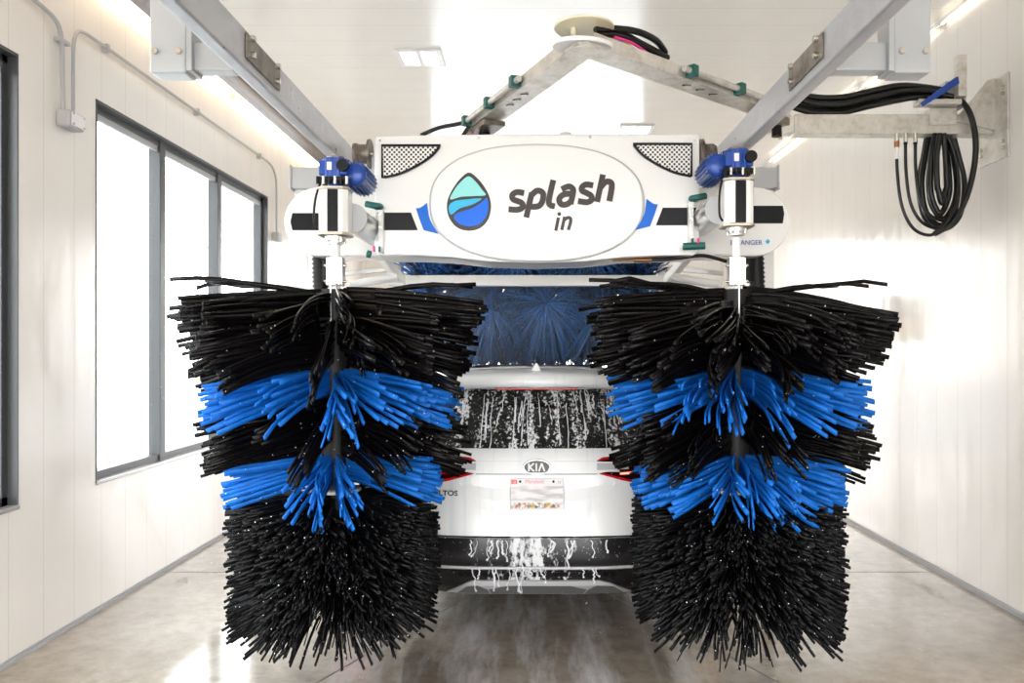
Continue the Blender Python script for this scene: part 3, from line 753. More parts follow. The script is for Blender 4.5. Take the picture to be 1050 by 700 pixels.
    ar = MB().cyl((ax-sx*.0, cy+.055, az+.01), (ax-sx*.02, cy+.58, az), .072, 28).build('swing_arm', M['alu'], t)
    MB().cyl((ax, cy+.05, az+.01), (ax, cy+.062, az+.01), .078, 24).build('arm_collar', M['grey'], ar)
    bx = ax-sx*.10
    br = MB().box((bx-.014, cy+.30, az-.14), (bx+.014, cy+.46, az+.10)).build('arm_bracket', M['panelwhite'], t, .004)
    for z in (az-.11, az, az+.07): MB().cyl((bx, cy+.30, z), (bx, cy+.288, z), .007, 6).build('bolt', M['bolt'], br)
    MB().tube(crv([(bx-.03*sx*-1, cy+.33, az+.12), (bx, cy+.30, az+.115), (bx+.035*sx, cy+.29, az+.12), (bx+.08*sx, cy+.30, az+.13)], 4), .018, 10).build('air_valve', M['green'], br)
    MB().cyl((bx-.05, cy+.28, az-.155), (bx+.07*sx, cy+.28, az-.15), .021, 10).build('air_valve', M['green'], br)
    for dx, mk in ((.0, 'green'), (.03*sx, 'pinkwire')):
        MB().cyl((bx+dx, cy+.27, az-.14), (bx+dx, cy+.27, az-.11), .007, 8).build('air_fitting', M[mk], br)
    # bristles, five bands
    A = []
    s1 = band(r, cx, cy, Z(292), Z(350), .86, (.03, .17), 92, 6, .023, .008, .75, .20, taper=.13, fan=-.05, jz=.002, jp=.022)
    for k in range(7):     # loose strips that stick up past the rest
        ph = r.choice([r.uniform(-.4, .4), r.uniform(PI-.4, PI+.4)]); L = r.uniform(.60, .76); z = Z(303)
        pts = [(cx+(.05+L*i/6)*math.cos(ph), cy+(.05+L*i/6)*math.sin(ph), z+.05*math.sin(i/6*2)+r.uniform(-.0, .04)*i/6) for i in range(7)]
        s1.append((pts, .02, .007, (0, .3, 1)))
    strands('black_top_bristles', s1, M['bblack'], t); A += s1
    s2 = band(r, cx, cy, Z(378), Z(383), .67, (.07, .12), 52, 6, .021, .007, .6, .10, fan=.09, web=.45)
    strands('blue_upper_bristles', s2, M['bblue'], t); A += s2
    s3 = band(r, cx, cy, Z(404), Z(444), .70, (.06, .14), 62, 7, .018, .006, .4, .18, fan=-.03, jp=.022)
    strands('black_middle_bristles', s3, M['bblack'], t); A += s3
    s4 = band(r, cx, cy, Z(463), Z(468), .56, (.05, .09), 52, 6, .022, .007, .6, .06, fan=.08, web=.45)
    strands('blue_lower_bristles', s4, M['bblue'], t); A += s4
    s5 = band(r, cx, cy, Z(503), Z(588), .545, (.02, .06), 400, 8, .015, .005, 1, .06, hf=0, fan=.02, zfun=lambda u: .07*max(0, u-.5)/.5+.02*u, web=.5, jp=.05, jz=.006)
    strands('black_bottom_bristles', s5, M['bdull'], t); A += s5
    # pale edge of the collar between the lower blue and bottom bands
    MB().tube([(cx, cy, Z(503)), (cx, cy, Z(500))], [.13, .13], 24).build('band_collar', M['grey'], t)
    pts = []; rad = []
    for k in range(2800):
        sp_ = A[r.randrange(len(A))][0]; i = r.randint(2, 6); q = sp_[i]; q2 = sp_[i-1]; f = r.random()
        p = [q[j]*f+q2[j]*(1-f) for j in range(3)]
        if p[1] > cy+.1: continue
        pts.append((p[0], p[1]-.010, p[2]+.005)); rad.append(r.uniform(.0018, .0040))
    wb = beads('water_beads', pts, rad, t); wb['kind'] = 'stuff'
    return t
side_brush(-1.035, 4.15, 0, 11, -1, 'tall spinning brush with black and blue bristle bands beside the windows, left of the car')
side_brush(1.052, 4.15, .045, 23, 1, 'tall spinning brush with black and blue bristle bands on the hose side, right of car')

# ------------------------------------------------------------------ horizontal top brush behind the gantry
def top_brush():
    r = random.Random(7); cy, cz = 6.45, 2.06
    t = empty('top_brush', (0, cy, cz-.5), 'wide horizontal blue bristle brush spinning above the car roof behind the gantry', 'brush')
    MB().cyl((-1.0, cy, cz), (1.0, cy, cz), .06, 18).build('core', M['rubber'], t)
    for sx in (-1, 1):
        MB().box((sx*1.02-.03, cy-.06, cz-.1), (sx*1.02+.03, cy+.06, 2.95)).build('brush_arm', M['white'], t, .01)
    MB().beam((-1.05, cy, 2.93), (1.05, cy, 2.93), .08, .08).build('brush_crossbeam', M['white'], t, .008)
    A = [[], []]
    for kx in range(8):
        x0 = -.84+kx*.235
        for kp in range(9):
            ph0 = 2*PI*kp/9+(PI/9 if kx % 2 == 0 else .1)
            for s_ in range(92):
                ph = ph0+r.gauss(0, .30); dx = r.gauss(0, .16); L = .50*r.uniform(.84, 1.04)
                pts = []
                for i in range(6):
                    t_ = i/5; a = ph+.25*t_*t_; rr = .05+(L-.05)*t_
                    z = cz+rr*math.sin(a)-.03*t_*t_; y = cy+rr*math.cos(a); x = x0+dx*t_**1.3
                    if z < 1.558: z = 1.558+.10*(1.558-z)*r.random()
                    pts.append((x, y, z))
                A[0 if r.random() < .5 else 1].append((pts, .011, .004, (1, 0, r.gauss(0, .4))))
    for bx_, bz_, nb in ((.09, 2.03, 210), (-.32, 1.98, 90), (.52, 2.0, 90), (-.68, 2.02, 80), (.86, 2.03, 60), (-.1, 2.4, 70), (.4, 2.42, 70)):
        for k in range(nb):     # tufts splayed flat where they face the camera side
            th = r.uniform(0, 2*PI) if r.random() < .55 else r.gauss(-PI/2, .7); L = r.uniform(.20, .46); bend = r.gauss(0, .12); pts = []
            for i in range(6):
                t_ = i/5; u = L*t_**1.1; x = bx_+math.cos(th)*u+bend*u; z = bz_+math.sin(th)*u-.10*t_*t_
                pts.append((x, cy-.47-.06*math.sin(t_*2.6)+.05*t_*t_+r.uniform(0, .004), max(z, 1.558+.004*r.random())))
            A[0 if r.random() < .25 else 1].append((pts, .010, .004, (0, 1, r.gauss(0, .3))))
    strands('navy_bristles', A[0], M['bnavy'], t, rings=6); strands('blue_bristles', A[1], M['broyal'], t, rings=6)
top_brush()

# ------------------------------------------------------------------ cable boom (two hinged arms) and elbow disc
ZB = CZ+1.40
EL = Vector((.235, 3.72, ZB)); AR = Vector((1.46, 4.80, ZB)); AL = Vector((-.37, 5.05, ZB-.02))
def boom_arm(p, q, lab, hoses, nclamps, side):
    t = empty('hose_boom', p, lab, 'boom arm', 'hinged boom arms')
    d = (q-p).normalized(); n = Vector((-d.y, d.x, 0))*side
    b = MB().beam(p-d*.06, q+d*.04, .135, .008); bm_ = b
    b.beam(p+n*.0635+Vector((0, 0, .03)), q+n*.0635+Vector((0, 0, .03)), .006, .06); b.beam(p-n*.0635+Vector((0, 0, .03)), q-n*.0635+Vector((0, 0, .03)), .006, .06)
    if side > 0: b.cyl(p-Vector((0, 0, .011)), p+Vector((0, 0, .011)), .068, 24)
    ch = b.build('channel', M['armalu'], t)
    L = (q-p).length
    tb = MB().cyl(p+d*L*.38+n*.095+Vector((0, 0, .03)), p+d*L*.97+n*.095+Vector((0, 0, .03)), .017, 10).build('conduit_pipe', M['armalu'], t)
    for k in range(nclamps):
        c = p+d*L*(.42+.26*k)+n*.095+Vector((0, 0, .03))
        MB().beam(c-d*.022, c+d*.022, .055, .06).build('pipe_clamp', M['green'], t, .004)
    b = MB()
    for f in (.45, .52, .59):
        c = p+d*L*f-Vector((0, 0, .006)); b.cyl(c, c-Vector((0, 0, .004)), .006, 6)
        c2 = c+n*.03+d*.03; b.beam(c, c2, .003, .003)
    b.build('rivet', M['black'], ch)
    for k, (pts, rr, mk) in enumerate(hoses):
        MB().tube(crv(pts, 7), rr, 8).build('cable' if mk != 'hose' else 'hose', M[mk], t)
    return t
def E(px, py, Y): return P(px, py, Y)
boom_arm(EL, AL, 'scuffed metal boom arm slanting down from the elbow to the top of the white cover',
         [([E(574, 60, 3.95), E(565, 66, 4.0), E(552, 78, 4.15), E(544, 85, 4.25)], .020, 'hose'), ([E(585, 50, 3.9), E(570, 64, 4.0), E(556, 78, 4.15)], .014, 'hose'),
          ([E(489, 122, 4.95), E(470, 127, 5.0), E(450, 131, 5.1), E(432, 138.5, 5.15)], .014, 'hose'),
          ([E(489, 124, 4.95), E(480, 131, 4.95), E(474, 140, 4.95)], .012, 'hose'), ([E(500, 122, 4.95), E(488, 132, 4.95), E(484, 140, 4.95)], .006, 'pinkwire'), ([E(498, 124, 4.97), E(486, 133, 4.97), E(479, 140, 4.97)], .005, 'bluewire')], 3, 1)
boom_arm(EL, AR, 'scuffed metal boom arm running from the elbow towards the right rail',
         [([E(610, 30, 3.75), E(632, 29.5, 3.8), E(655, 33, 3.85), E(673, 42, 3.95), E(682, 54, 4.05)], .017, 'hose'),
          ([E(614, 33, 3.78), E(640, 37, 3.85), E(662, 48, 3.95), E(684, 60, 4.05)], .020, 'hose'),
          ([E(620, 36, 3.80), E(640, 43, 3.86), E(655, 53, 3.93), E(664, 58, 3.97)], .006, 'yellow'), ([E(630, 38, 3.80), E(648, 44, 3.86), E(660, 52, 3.93), E(668, 58, 3.97)], .007, 'pinkwire'), ([E(634, 42, 3.83), E(650, 50, 3.88), E(672, 59, 3.99)], .005, 'bluewire')], 3, -1)
t = empty('elbow_disc', EL+Vector((0, 0, .1)), 'round ivory plastic disc on a short stem above the boom elbow', 'disc')
c = EL
def slab(c, rx, ry, ang, th, holes=False):
    b = MB(); ca, sa = math.cos(ang), math.sin(ang)
    pts = [(c.x+rx*math.cos(a)*ca-ry*math.sin(a)*sa, c.y+rx*math.cos(a)*sa+ry*math.sin(a)*ca, c.z) for a in [2*PI*k/36 for k in range(36)]]
    return b.prism_dir(pts, (0, 0, th))
slab(c+Vector((.0, .05, .115)), .142, .142, 0, .010).build('disc', M['ivory'], t, .003)
MB().cyl(c+Vector((-.05, .04, .03)), c+Vector((-.05, .04, .115)), .014, 12).build('stem', M['ivory'], t)
slab(c+Vector((-.01, .02, .012)), .145, .10, .2, .022).build('elbow_plate', M['panelwhite'], t, .004)
t = empty('boom_pivot', AL-Vector((0, 0, .1)), 'black swivel mount joining the boom arm to the top of the white cover', 'pivot mount')
MB().cyl((AL.x+.06, 4.93, 2.89), (AL.x+.06, 4.93, ZB-.05), .035, 18).cyl((AL.x+.06, 4.93, 2.895), (AL.x+.06, 4.93, 2.915), .07, 18).build('swivel', M['rubber'], t)
dd = (AL-EL).normalized()
MB().beam(AL-dd*.32-Vector((0, 0, .03)), AL+dd*.02-Vector((0, 0, .03)), .14, .03).build('saddle', M['plate'], t, .004)
t = empty('boom_pivot', AR, 'metal swivel block joining the boom arm to the wall beam behind the right rail', 'pivot mount')
dd = (AR-EL).normalized()
MB().beam(AR-dd*.22-Vector((0, 0, .035)), AR+dd*.04-Vector((0, 0, .035)), .13, .045).build('saddle', M['plate'], t, .004)
MB().cyl(AR-Vector((0, 0, .12)), AR, .03, 14).build('swivel', M['rubber'], t)

# ------------------------------------------------------------------ wall bracket with hoses
YB = 5.38
t = empty('wall_bracket', (XR, YB, 3.0), 'long horizontal metal arm bolted to the right wall that carries the hoses', 'bracket')
a = P(762, 129, YB); zb0, zb1 = P(0, 139.5, YB).z, P(0, 119.5, YB).z
MB().box((P(812, 0, YB).x, YB-.06, zb0), (XR-.015, YB+.06, zb1)).build('beam', M['armalu'], t, .006)
MB().box((P(765, 0, YB).x, YB-.05, zb0+.012), (P(813, 0, YB).x, YB+.05, zb1-.012)).build('beam_stub', M['armalu'], t, .004)
MB().box((XR-.014, YB-.22, P(0, 168, YB).z), (XR, YB+.12, P(0, 85, YB).z)).build('wall_plate', M['armalu'], t, .003)
b = MB()
for yy in (YB-.18, YB+.08):
    for z in (zb0-.12, zb0-.08, zb1+.1, zb1+.14): b.cyl((XR-.014, yy, z), (XR-.03, yy, z), .012, 6)
b.build('bolt', M['bolt'], t)
b = MB(); x0_, x1_ = P(972, 0, YB).x, XR-.012
b.prism_dir([(x0_, YB-.075, zb1-.05), (x1_, YB-.075, zb0+.02), (x1_, YB-.075, P(0, 84, YB).z), (x1_-.05, YB-.075, P(0, 86, YB).z)], (0, .012, 0)); b.build('gusset', M['armalu'], t, .002)
MB().box((P(948, 0, YB).x, YB-.075, P(0, 131, YB).z), (P(975, 0, YB).x, YB+.075, P(0, 114, YB).z)).build('clamp_plate', M['armalu'], t, .003)
MB().box((P(970, 0, YB).x, YB-.16, P(0, 106, YB).z), (P(978.5, 0, YB).x, YB-.10, P(0, 64.5, YB).z)).build('upright', M['armalu'], t, .003)
MB().prism([xz(932, 113, YB), xz(934, 117, YB), xz(970, 94, YB), xz(969, 87, YB), xz(966, 88, YB)], YB-.17, YB-.16).build('blue_strut', M['bluepaint'], t)
MB().box((P(957, 0, YB+.1).x, YB-.06, P(0, 112, YB).z), (P(986, 0, YB).x, YB+.1, P(0, 86, YB).z)).build('hose_saddle', M['panelgrey'], t, .006)
MB().box((P(932, 0, YB).x, YB-.14, P(0, 113, YB).z), (P(975, 0, YB).x, YB-.05, P(0, 108, YB).z)).build('shelf', M['armalu'], t, .002)
for px in (772, 800): MB().cyl(P(px, 137, YB-.05), P(px, 143, YB-.05), .012, 6).build('bolt', M['bolt'], t)
# horizontal hose bundle
g = 'bundled hoses on the arm'
for k in range(5):
    dy, dz = [(-.02, .032), (.03, .014), (-.035, -.004), (.02, -.024), (-.01, -.046)][k]
    base = [(795, 96), (812, 101), (835, 107), (862, 107), (890, 101), (918, 95), (942, 94), (968, 98)]
    pts = []
    for j, (px, py) in enumerate(base):
        sgn = math.sin(j*.9+k)*.008; q = 1 if 0 < j < 6 else .7
        p = P(px, py, YB-.02); pts.append(p+Vector((0, dy+sgn, dz*1.25*q+sgn*.5)))
    o = MB().tube(crv(pts, 6), .021, 10).build('hose', M['hose'])
    tag(o, ['topmost', 'second from top', 'middle', 'fourth from top', 'lowest'][k]+' thick black hose of the sagging bundle behind the right rail', 'hose', g)
# coil hanging below the bracket
def loop(pts, Y, r): return MB().tube(crv([P(a, c, Y+(d if 0 else 0)) for a, c, *d in pts], 8), r, 10)
LN = ['innermost', 'second innermost', 'middle', 'second outermost', 'outermost']
for k in range(5):
    Y = YB-.10+.045*k; w2 = [5, 10, 14.5, 19, 24][k]; bot = [208, 219, 224, 231, 235][k]; cxp = [966, 964, 967, 964, 966][k]
    top = 137; tw = [2, 5, 8, 11, 15][k]
    o = loop([(cxp-tw, top), (cxp-w2*.70-2, 160), (cxp-w2, 190), (cxp-w2*.75, bot-13), (cxp, bot), (cxp+w2*.72, bot-13), (cxp+w2*.96, 190), (cxp+w2*.70, 160), (cxp+tw*.7, top)], Y, .019).build('hose', M['hose'])
    tag(o, LN[k]+' black loop of the teardrop hose coil hanging under the wall bracket', 'hose', 'hose loops under the bracket')
o = MB().tube(crv([P(966, 97, YB-.06), P(982, 101, YB-.08), P(994, 115, YB-.12), P(1000, 140, YB-.14), P(999, 170, YB-.14), P(990, 205, YB-.13), P(976, 228, YB-.12), P(958, 240, YB-.12)], 8), .019, 10).build('hose', M['hose'])
tag(o, 'black hose arching out over the bracket end and sweeping down right of the coil', 'hose')
for k, (px, lab, bx_) in enumerate(((919.5, 'thin black hose with a brass and white fitting, leftmost under the wall arm', 960), (928.5, 'thin black hose hanging second from left under the wall arm', 964), (938.5, 'thin black hose hanging between the second hose and the coil', 962))):
    Y = YB-.11+.02*k; dp = 6*k
    t2 = empty('drop_hose', P(px, 160, Y), lab, 'hose', 'thin drop hoses')
    MB().tube(crv([P(px, 141, Y), P(px+.5, 175, Y), P(px+5, 210-dp*.4, Y), P(px+16, 233-dp, Y), P(px+32, 241-dp*1.2, Y), P(px+44-dp*.4, 235-dp*1.4, Y-.03), P(979, 214-dp, Y-.03), P(983-k, 190, Y-.02), P(979-k, 160, Y), P(971-k, 138, Y)], 8), .0105, 10).build('hose_line', M['hose'], t2)
    MB().cyl(P(px, 136.5, Y), P(px, 146, Y), .0145, 10).build('fitting', M['bolt'], t2)
    if k == 0:
        MB().cyl(P(px, 145, Y), P(px, 151, Y), .017, 10).build('brass_fitting', M['copper'], t2); MB().cyl(P(px, 151, Y), P(px, 163, Y), .0125, 10).build('ferrule', M['panelwhite'], t2)
    else: MB().cyl(P(px, 144, Y), P(px, 148, Y), .0135, 10).build('ferrule', M['rubber'], t2)

# ------------------------------------------------------------------ car
C_ = empty('car', (0.01, 6.9, 0), 'white wet family SUV seen from the rear between the two tall brushes', 'car')
CX = .012
LV = [ # z, half width, rear y, front y
 (.20, .80, 4.86, 8.92), (.28, .86, 4.78, 9.02), (.40, .885, 4.735, 9.08), (.50, .895, 4.725, 9.10), (.567, .90, 4.73, 9.10), (.572, .90, 4.765, 9.09), (.62, .90, 4.775, 9.08),
 (.75, .90, 4.785, 9.05), (.86, .90, 4.775, 8.98), (.90, .898, 4.765, 8.92), (.96, .893, 4.79, 8.7), (1.0, .885, 4.80, 8.4), (1.04, .87, 4.815, 8.05), (1.075, .85, 4.86, 7.85),
 (1.20, .79, 4.985, 7.50), (1.33, .735, 5.11, 7.20), (1.43, .69, 5.20, 6.95), (1.485, .65, 5.27, 6.75), (1.535, .59, 5.40, 6.5), (1.572, .45, 5.62, 6.25)]
def lvl(z):
    for a, c in zip(LV, LV[1:]):
        if a[0] <= z <= c[0]:
            f = (z-a[0])/(c[0]-a[0]); return tuple(a[i]+(c[i]-a[i])*f for i in range(4))
    return LV[0] if z < LV[0][0] else LV[-1]
PE, DP = 3.4, .52
def rear_y(x, z, off=0):
    _, hw, ry, fy = lvl(z); u = min(.999, abs(x-CX)/hw); return ry+DP*(1-(1-u**PE)**(1/PE))-off
NS = 40
def ring(z, out=0):
    _, hw, ry, fy = lvl(z); pts = []
    for k in range(NS+1):   # rear edge, left to right
        th = -PI/2+PI*k/NS; u = math.sin(th); cu = math.cos(th)
        uu = math.copysign(abs(u)**(2/PE), u); vv = 1-abs(cu)**(2/PE)
        pts.append((CX+(hw+out)*uu, ry-out+DP*vv, z))
    for k in range(NS+1):
        th = PI/2-PI*k/NS; u = math.sin(th); cu = math.cos(th)
        uu = math.copysign(abs(u)**(2/PE), u); vv = 1-abs(cu)**(2/PE)
        pts.append((CX+(hw+out)*uu, fy+out-DP*1.2*vv, z))
    return pts
def loft(zs, out, sel=None, cap0=False, cap1=False):
    b = MB(); R_ = [ring(z, out) for z in zs]; n = len(R_[0]); vs = [p for r_ in R_ for p in r_]; fs = []
    for i in range(len(zs)-1):
        for k in range(n):
            k2 = (k+1) % n
            if sel and not sel(k, i): continue
            fs.append((i*n+k, i*n+k2, (i+1)*n+k2, (i+1)*n+k))
    b.add(vs, fs, True)
    if cap0: b.add(R_[0], [tuple(range(n))[::-1]])
    if cap1: b.add(R_[-1], [tuple(range(n))])
    return b
zs_all = [l[0] for l in LV if l[0] >= .572]
body = loft(sorted(set(zs_all+[.68, .81, 1.02])), 0, cap0=True, cap1=True).build('body', M['carwhite'], C_)
bz = [.20, .24, .28, .34, .40, .45, .50, .567]
bump_ = loft(bz, .004, cap0=True, cap1=True).build('bumper', M['bumper'], C_)
# glass bands, just proud of the body
nr = NS+1
gz = [1.085, 1.14, 1.2, 1.26, 1.33, 1.38, 1.43]
def selr(k, i): return 4 <= k <= NS-5
loft(gz, .006, selr).build('rear_window', M['carglass'], C_)
def sels(k, i): return k in range(1, 1) or (k == NS) or (k == 2*NS+1)
loft(gz, .006, sels).build('side_windows', M['carglass'], C_)
loft(gz, .006, lambda k, i: nr+6 <= k <= nr+NS-7).build('windscreen', M['carglass'], C_)
# rear spoiler
b = MB(); n = 24; pts = []
for k in range(n+1):
    u = -1+2*k/n; x = CX+.615*u; yb = 5.03+.12*abs(u)**2.5
    zt = 1.542-.035*abs(u)**2.2; pts.append([(x, yb, zt-.075-.02*(1-abs(u))), (x, yb-.012, zt-.045), (x, yb+.03, zt-.012), (x, yb+.45, zt+.022), (x, yb+.45, zt-.10), (x, yb+.10, zt-.095)])
vs = [p for q in pts for p in q]; fs = []
for k in range(n):
    for j in range(6): fs.append((k*6+j, (k+1)*6+j, (k+1)*6+(j+1) % 6, k*6+(j+1) % 6))
fs += [tuple(range(6)), tuple(range(n*6+5, n*6-1, -1))]
b.add(vs, fs, True); b.build('spoiler', M['carwhite'], C_)
MB().box((CX-.26, 5.075, 1.432), (CX+.26, 5.10, 1.444)).build('brake_light', M['lampred'], C_, .003)
# shark fin antenna
b = MB(); zf = 1.545
b.add([(CX-.034, 5.30, zf), (CX+.034, 5.30, zf), (CX+.034, 5.50, zf), (CX-.034, 5.50, zf), (CX-.006, 5.31, zf+.052), (CX+.006, 5.31, zf+.052), (CX, 5.40, zf+.03)],
      [(0, 1, 5, 4), (1, 2, 6, 5), (2, 3, 6), (3, 0, 4, 6), (4, 5, 6), (3, 2, 1, 0)]); b.build('antenna_fin', M['carwhite'], C_)
# patch on the rear surface: polygon given as pixels at the tailgate distance
def patch(poly, name, m, off=.006, th=.02, par=C_, Y=4.79, sub_=3):
    pts = []
    q = [xz(a, c, Y) for a, c in poly]
    for i in range(len(q)):
        a, c = Vector(q[i]), Vector(q[(i+1) % len(q)]); nseg = max(1, int((c-a).length/.05))
        for j in range(nseg): pts.append(a+(c-a)*j/nseg)
    bm = bmesh.new(); vs = [bm.verts.new((p.x, 0, p.y)) for p in pts]; f = bm.faces.new(vs)
    bmesh.ops.triangulate(bm, faces=[f])
    bmesh.ops.subdivide_edges(bm, edges=[e for e in bm.edges if e.calc_length() > .08], cuts=2, use_grid_fill=False)
    bmesh.ops.triangulate(bm, faces=bm.faces)
    geo = bmesh.ops.extrude_face_region(bm, geom=list(bm.faces)); up = [g for g in geo['geom'] if isinstance(g, bmesh.types.BMVert)]
    ups = set(up)
    for v in bm.verts: v.co.y = rear_y(v.co.x, v.co.z, off if v in ups else off-th)
    bmesh.ops.recalc_face_normals(bm, faces=bm.faces)
    me = bpy.data.meshes.new(name); bm.to_mesh(me); bm.free(); me.materials.append(m)
    o = bpy.data.objects.new(name, me); COL.objects.link(o); put_under(o, par); return o
def mc(poly): return [(1100-x, y) for x, y in poly][::-1]
for s_ in (0, 1):
    f = mc if s_ else (lambda p: p)
    tl = patch(f([(404, 470), (430, 467), (462, 467.5), (482, 469.5), (488, 473), (474, 474), (462, 484), (488, 483.5), (484, 486), (460, 492), (430, 498), (404, 502)]), 'tail_light', M['lampdark'], .010)
    patch(f([(455, 468), (482, 469.5), (487.5, 472.5), (470, 470.8), (452, 470)]), 'red_lens', M['lampred'], .013, .02, tl)
    patch(f([(404, 500), (430, 496), (460, 490), (486, 483.5), (484, 486), (460, 492.5), (430, 498.6), (404, 502.5)]), 'red_lens', M['lampred'], .013, .02, tl)
    patch(f([(408, 482.5), (448, 484), (464, 484.6), (464, 486.4), (448, 486), (408, 485)]), 'light_bar', M['litred'] if s_ else M['lampred'], .014, .02, tl)
patch([(462, 474), (500, 473), (600, 473), (638, 474), (636, 481), (612, 485), (488, 485), (464, 481)], 'garnish_strip', M['silverpaint'] if 0 else M['carwhite'], .020, .03)
patch([(455, 475.5), (488, 474.5), (488, 481.5), (455, 481)], 'garnish_end', M['silver'], .022, .03)
patch([(612, 474.5), (645, 475.5), (645, 481), (612, 481.5)], 'garnish_end', M['silver'], .022, .03)
patch([(488, 484.6), (612, 484.6), (612, 486), (488, 486)], 'shut_line', M['carshade'], .003, .01)
# oval badge with letters
c = P(550.5, 478.8, 4.77); yb = rear_y(c.x, c.z, .028)
bd = MB().prism([(c.x+.086*math.cos(a*PI/20), c.z+.047*math.sin(a*PI/20)) for a in range(40)], yb, yb+.02).build('badge', M['chrome'], C_, .004)
MB().prism([(c.x+.078*math.cos(a*PI/20), c.z+.040*math.sin(a*PI/20)) for a in range(40)], yb-.002, yb+.01).build('badge_field', M['silverlow'], bd)
b = MB(); k = .001; yl0, yl1 = yb-.006, yb
def st(pts, wd=.010): b.ribbon([(c.x+x*k, c.z+z*k) for x, z in pts], wd, yl0, yl1)
st([(-48, -24), (-48, 24)]); st([(-44, 0), (-18, 24)]); st([(-44, 0), (-16, -24)]); st([(-3, -24), (-3, 24)]); st([(12, -24), (29, 24)]); st([(46, -24), (29, 24)])
b.build('badge_letters', M['chrome'] if 0 else M['panelwhite'], bd)
# model lettering on the left of the tailgate
p0 = P(441.5, 508.0, 4.79); text_mesh('SELTOS', .043, 'tailgate_letters', M['carshade'], C_, (p0.x, rear_y(p0.x+.08, p0.z, .006), p0.z), sx=1.15, rot=(PI/2, 0, -.10), offset=.001)
# pressed recess around the plate
rec = [(484, 486), (616, 486), (632, 490), (628, 506), (612, 520), (590, 527), (510, 527), (490, 520), (474, 506), (470, 490)]
patch(rec, 'tailgate_press', M['carwhite'], .012, .02)
# number plate
a0, a1 = P(523.5, 489.5, 4.77), P(578, 521, 4.77); yp = rear_y(CX, .9, .026)
npz0, npz1 = a1.z, a0.z
npo = MB().box((a0.x, yp, npz0), (a1.x, yp+.012, npz1)).build('number_plate', M['panelwhite'], C_, .003)
MB().box((a0.x+.004, yp-.002, npz0+.045), (a1.x-.004, yp+.004, npz1-.045)).build('plate_blur', M['numplate'], npo)
MB().box((a0.x+.004, yp-.002, npz0+.008), (a1.x-.002, yp+.004, npz0+.040)).build('plate_band', M['numband'], npo)
MB().box((a0.x+.006, yp-.003, npz1-.032), (a0.x+.040, yp+.004, npz1-.008)).build('month_sticker', M['stickerred'] if 0 else M['red'], npo)
text_mesh('10', .022, 'sticker_number', M['panelwhite'], npo, (a0.x+.011, yp-.005, npz1-.029), extr=.0005)
text_mesh('Maryland', .030, 'plate_script', mat('plate_pink', (.75, .2, .25), .4), npo, (a0.x+.088, yp-.003, npz1-.028), sx=1.0, extr=.0005)
text_mesh('23', .020, 'year_sticker', mat('plate_grey', (.25, .22, .24), .4), npo, (a1.x-.038, yp-.003, npz1-.028), extr=.0005)
for x in (a0.x+.058, a1.x-.062): MB().cyl((x, yp-.006, npz1-.018), (x, yp+.004, npz1-.018), .0075, 10).build('plate_screw', M['black'], npo)
# bumper details
def bandpix(z, out, wd, hgt, name, m, kx=.97):
    pts = []
    _, hw, ry, fy = lvl(z)
    for i in range(41):
        x = CX+hw*kx*(-1+i/20); pts.append((x, rear_y(x, z, out), z))
    return MB().tube(pts, hgt, 6).build(name, m, C_)
bandpix(.392, .012, 0, .010, 'bumper_strip', M['silver'])
sk = [(456, 612), (478, 598), (486, 594.5), (614, 594.5), (626, 598), (650, 612)]
def zpatch(poly, name, m, off, th=.03, par=C_): return patch(poly, name, m, off, th, par, 4.76)
zpatch(sk, 'skid_plate', M['silver'], .030, .05)
for nm, pl in (('skid_recess', [(468, 611.5), (478, 602), (490, 600), (500, 606), (502, 611.5)]), ('skid_recess', [(600, 611.5), (603, 606), (612, 600), (630, 602), (641, 611.5)]), ('skid_recess', [(503, 611.5), (501, 605.5), (520, 600.2), (585, 600.2), (602, 605.5), (599, 611.5)])):
    zpatch(pl, nm, M['silverlow'], .034, .03)
for k in range(22):      # row of vent slots under the strip
    x = 462+k*8.2; zpatch([(x, 585.5), (x+5.8, 585.5), (x+5.8, 590.5), (x, 590.5)], 'bumper_slot', M['bumper'] if k % 3 == 0 else M['rubber'], .012, .02)
# foam runs dripping off the bumper
r = random.Random(3); b = MB()
for k in range(34):
    x = CX+r.gauss(-.10, .22)
    if abs(x) > .62: continue
    z1_ = r.choice([.39, .39, .56]); z0_ = z1_-r.uniform(.05, .17); z0_ = max(z0_, .215)
    pts = []; xx = x
    for i in range(8):
        z = z1_+(z0_-z1_)*i/7; xx += r.gauss(0, .006); pts.append((xx, rear_y(xx, z, .018 if z > .41 else (.036 if z < .32 else .022)), z))
    b.tube(pts, [r.uniform(.002, .0055)]*7+[.007], 6)
o = b.build('foam_runs', mat('white_suds', (.82, .83, .86), .4), C_); o['kind'] = 'stuff'
b = MB(); r = random.Random(9)
for k in range(34):    # foam runs on the rear window
    x = CX+r.uniform(-.50, .50); z1_ = 1.43-r.random()**2*.12; L = r.uniform(.06, .33); pts = []; xx = x; rr = []
    for i in range(10):
        z = z1_-L*i/9; z = max(z, 1.09); xx += r.gauss(0, .003)+.0012*(1 if x > 0 else -1); pts.append((xx, rear_y(xx, z, .008), z-.0003*i)); rr.append(.0015+.0045*r.random()*(.4+.6*i/9))
    b.tube(pts, rr, 6)
o = b.build('window_suds', mat('white_suds_thin', (.78, .80, .82), .45), C_); o['kind'] = 'stuff'
# water beads over the paint
pts = []; rad = []
for k in range(900):
    x = CX+r.uniform(-.62, .62); z = r.uniform(.45, 1.42)
    pts.append((x, rear_y(x, z, .012), z)); rad.append(r.uniform(.001, .003))
o = beads('water_beads', pts, rad, C_); o['kind'] = 'stuff'
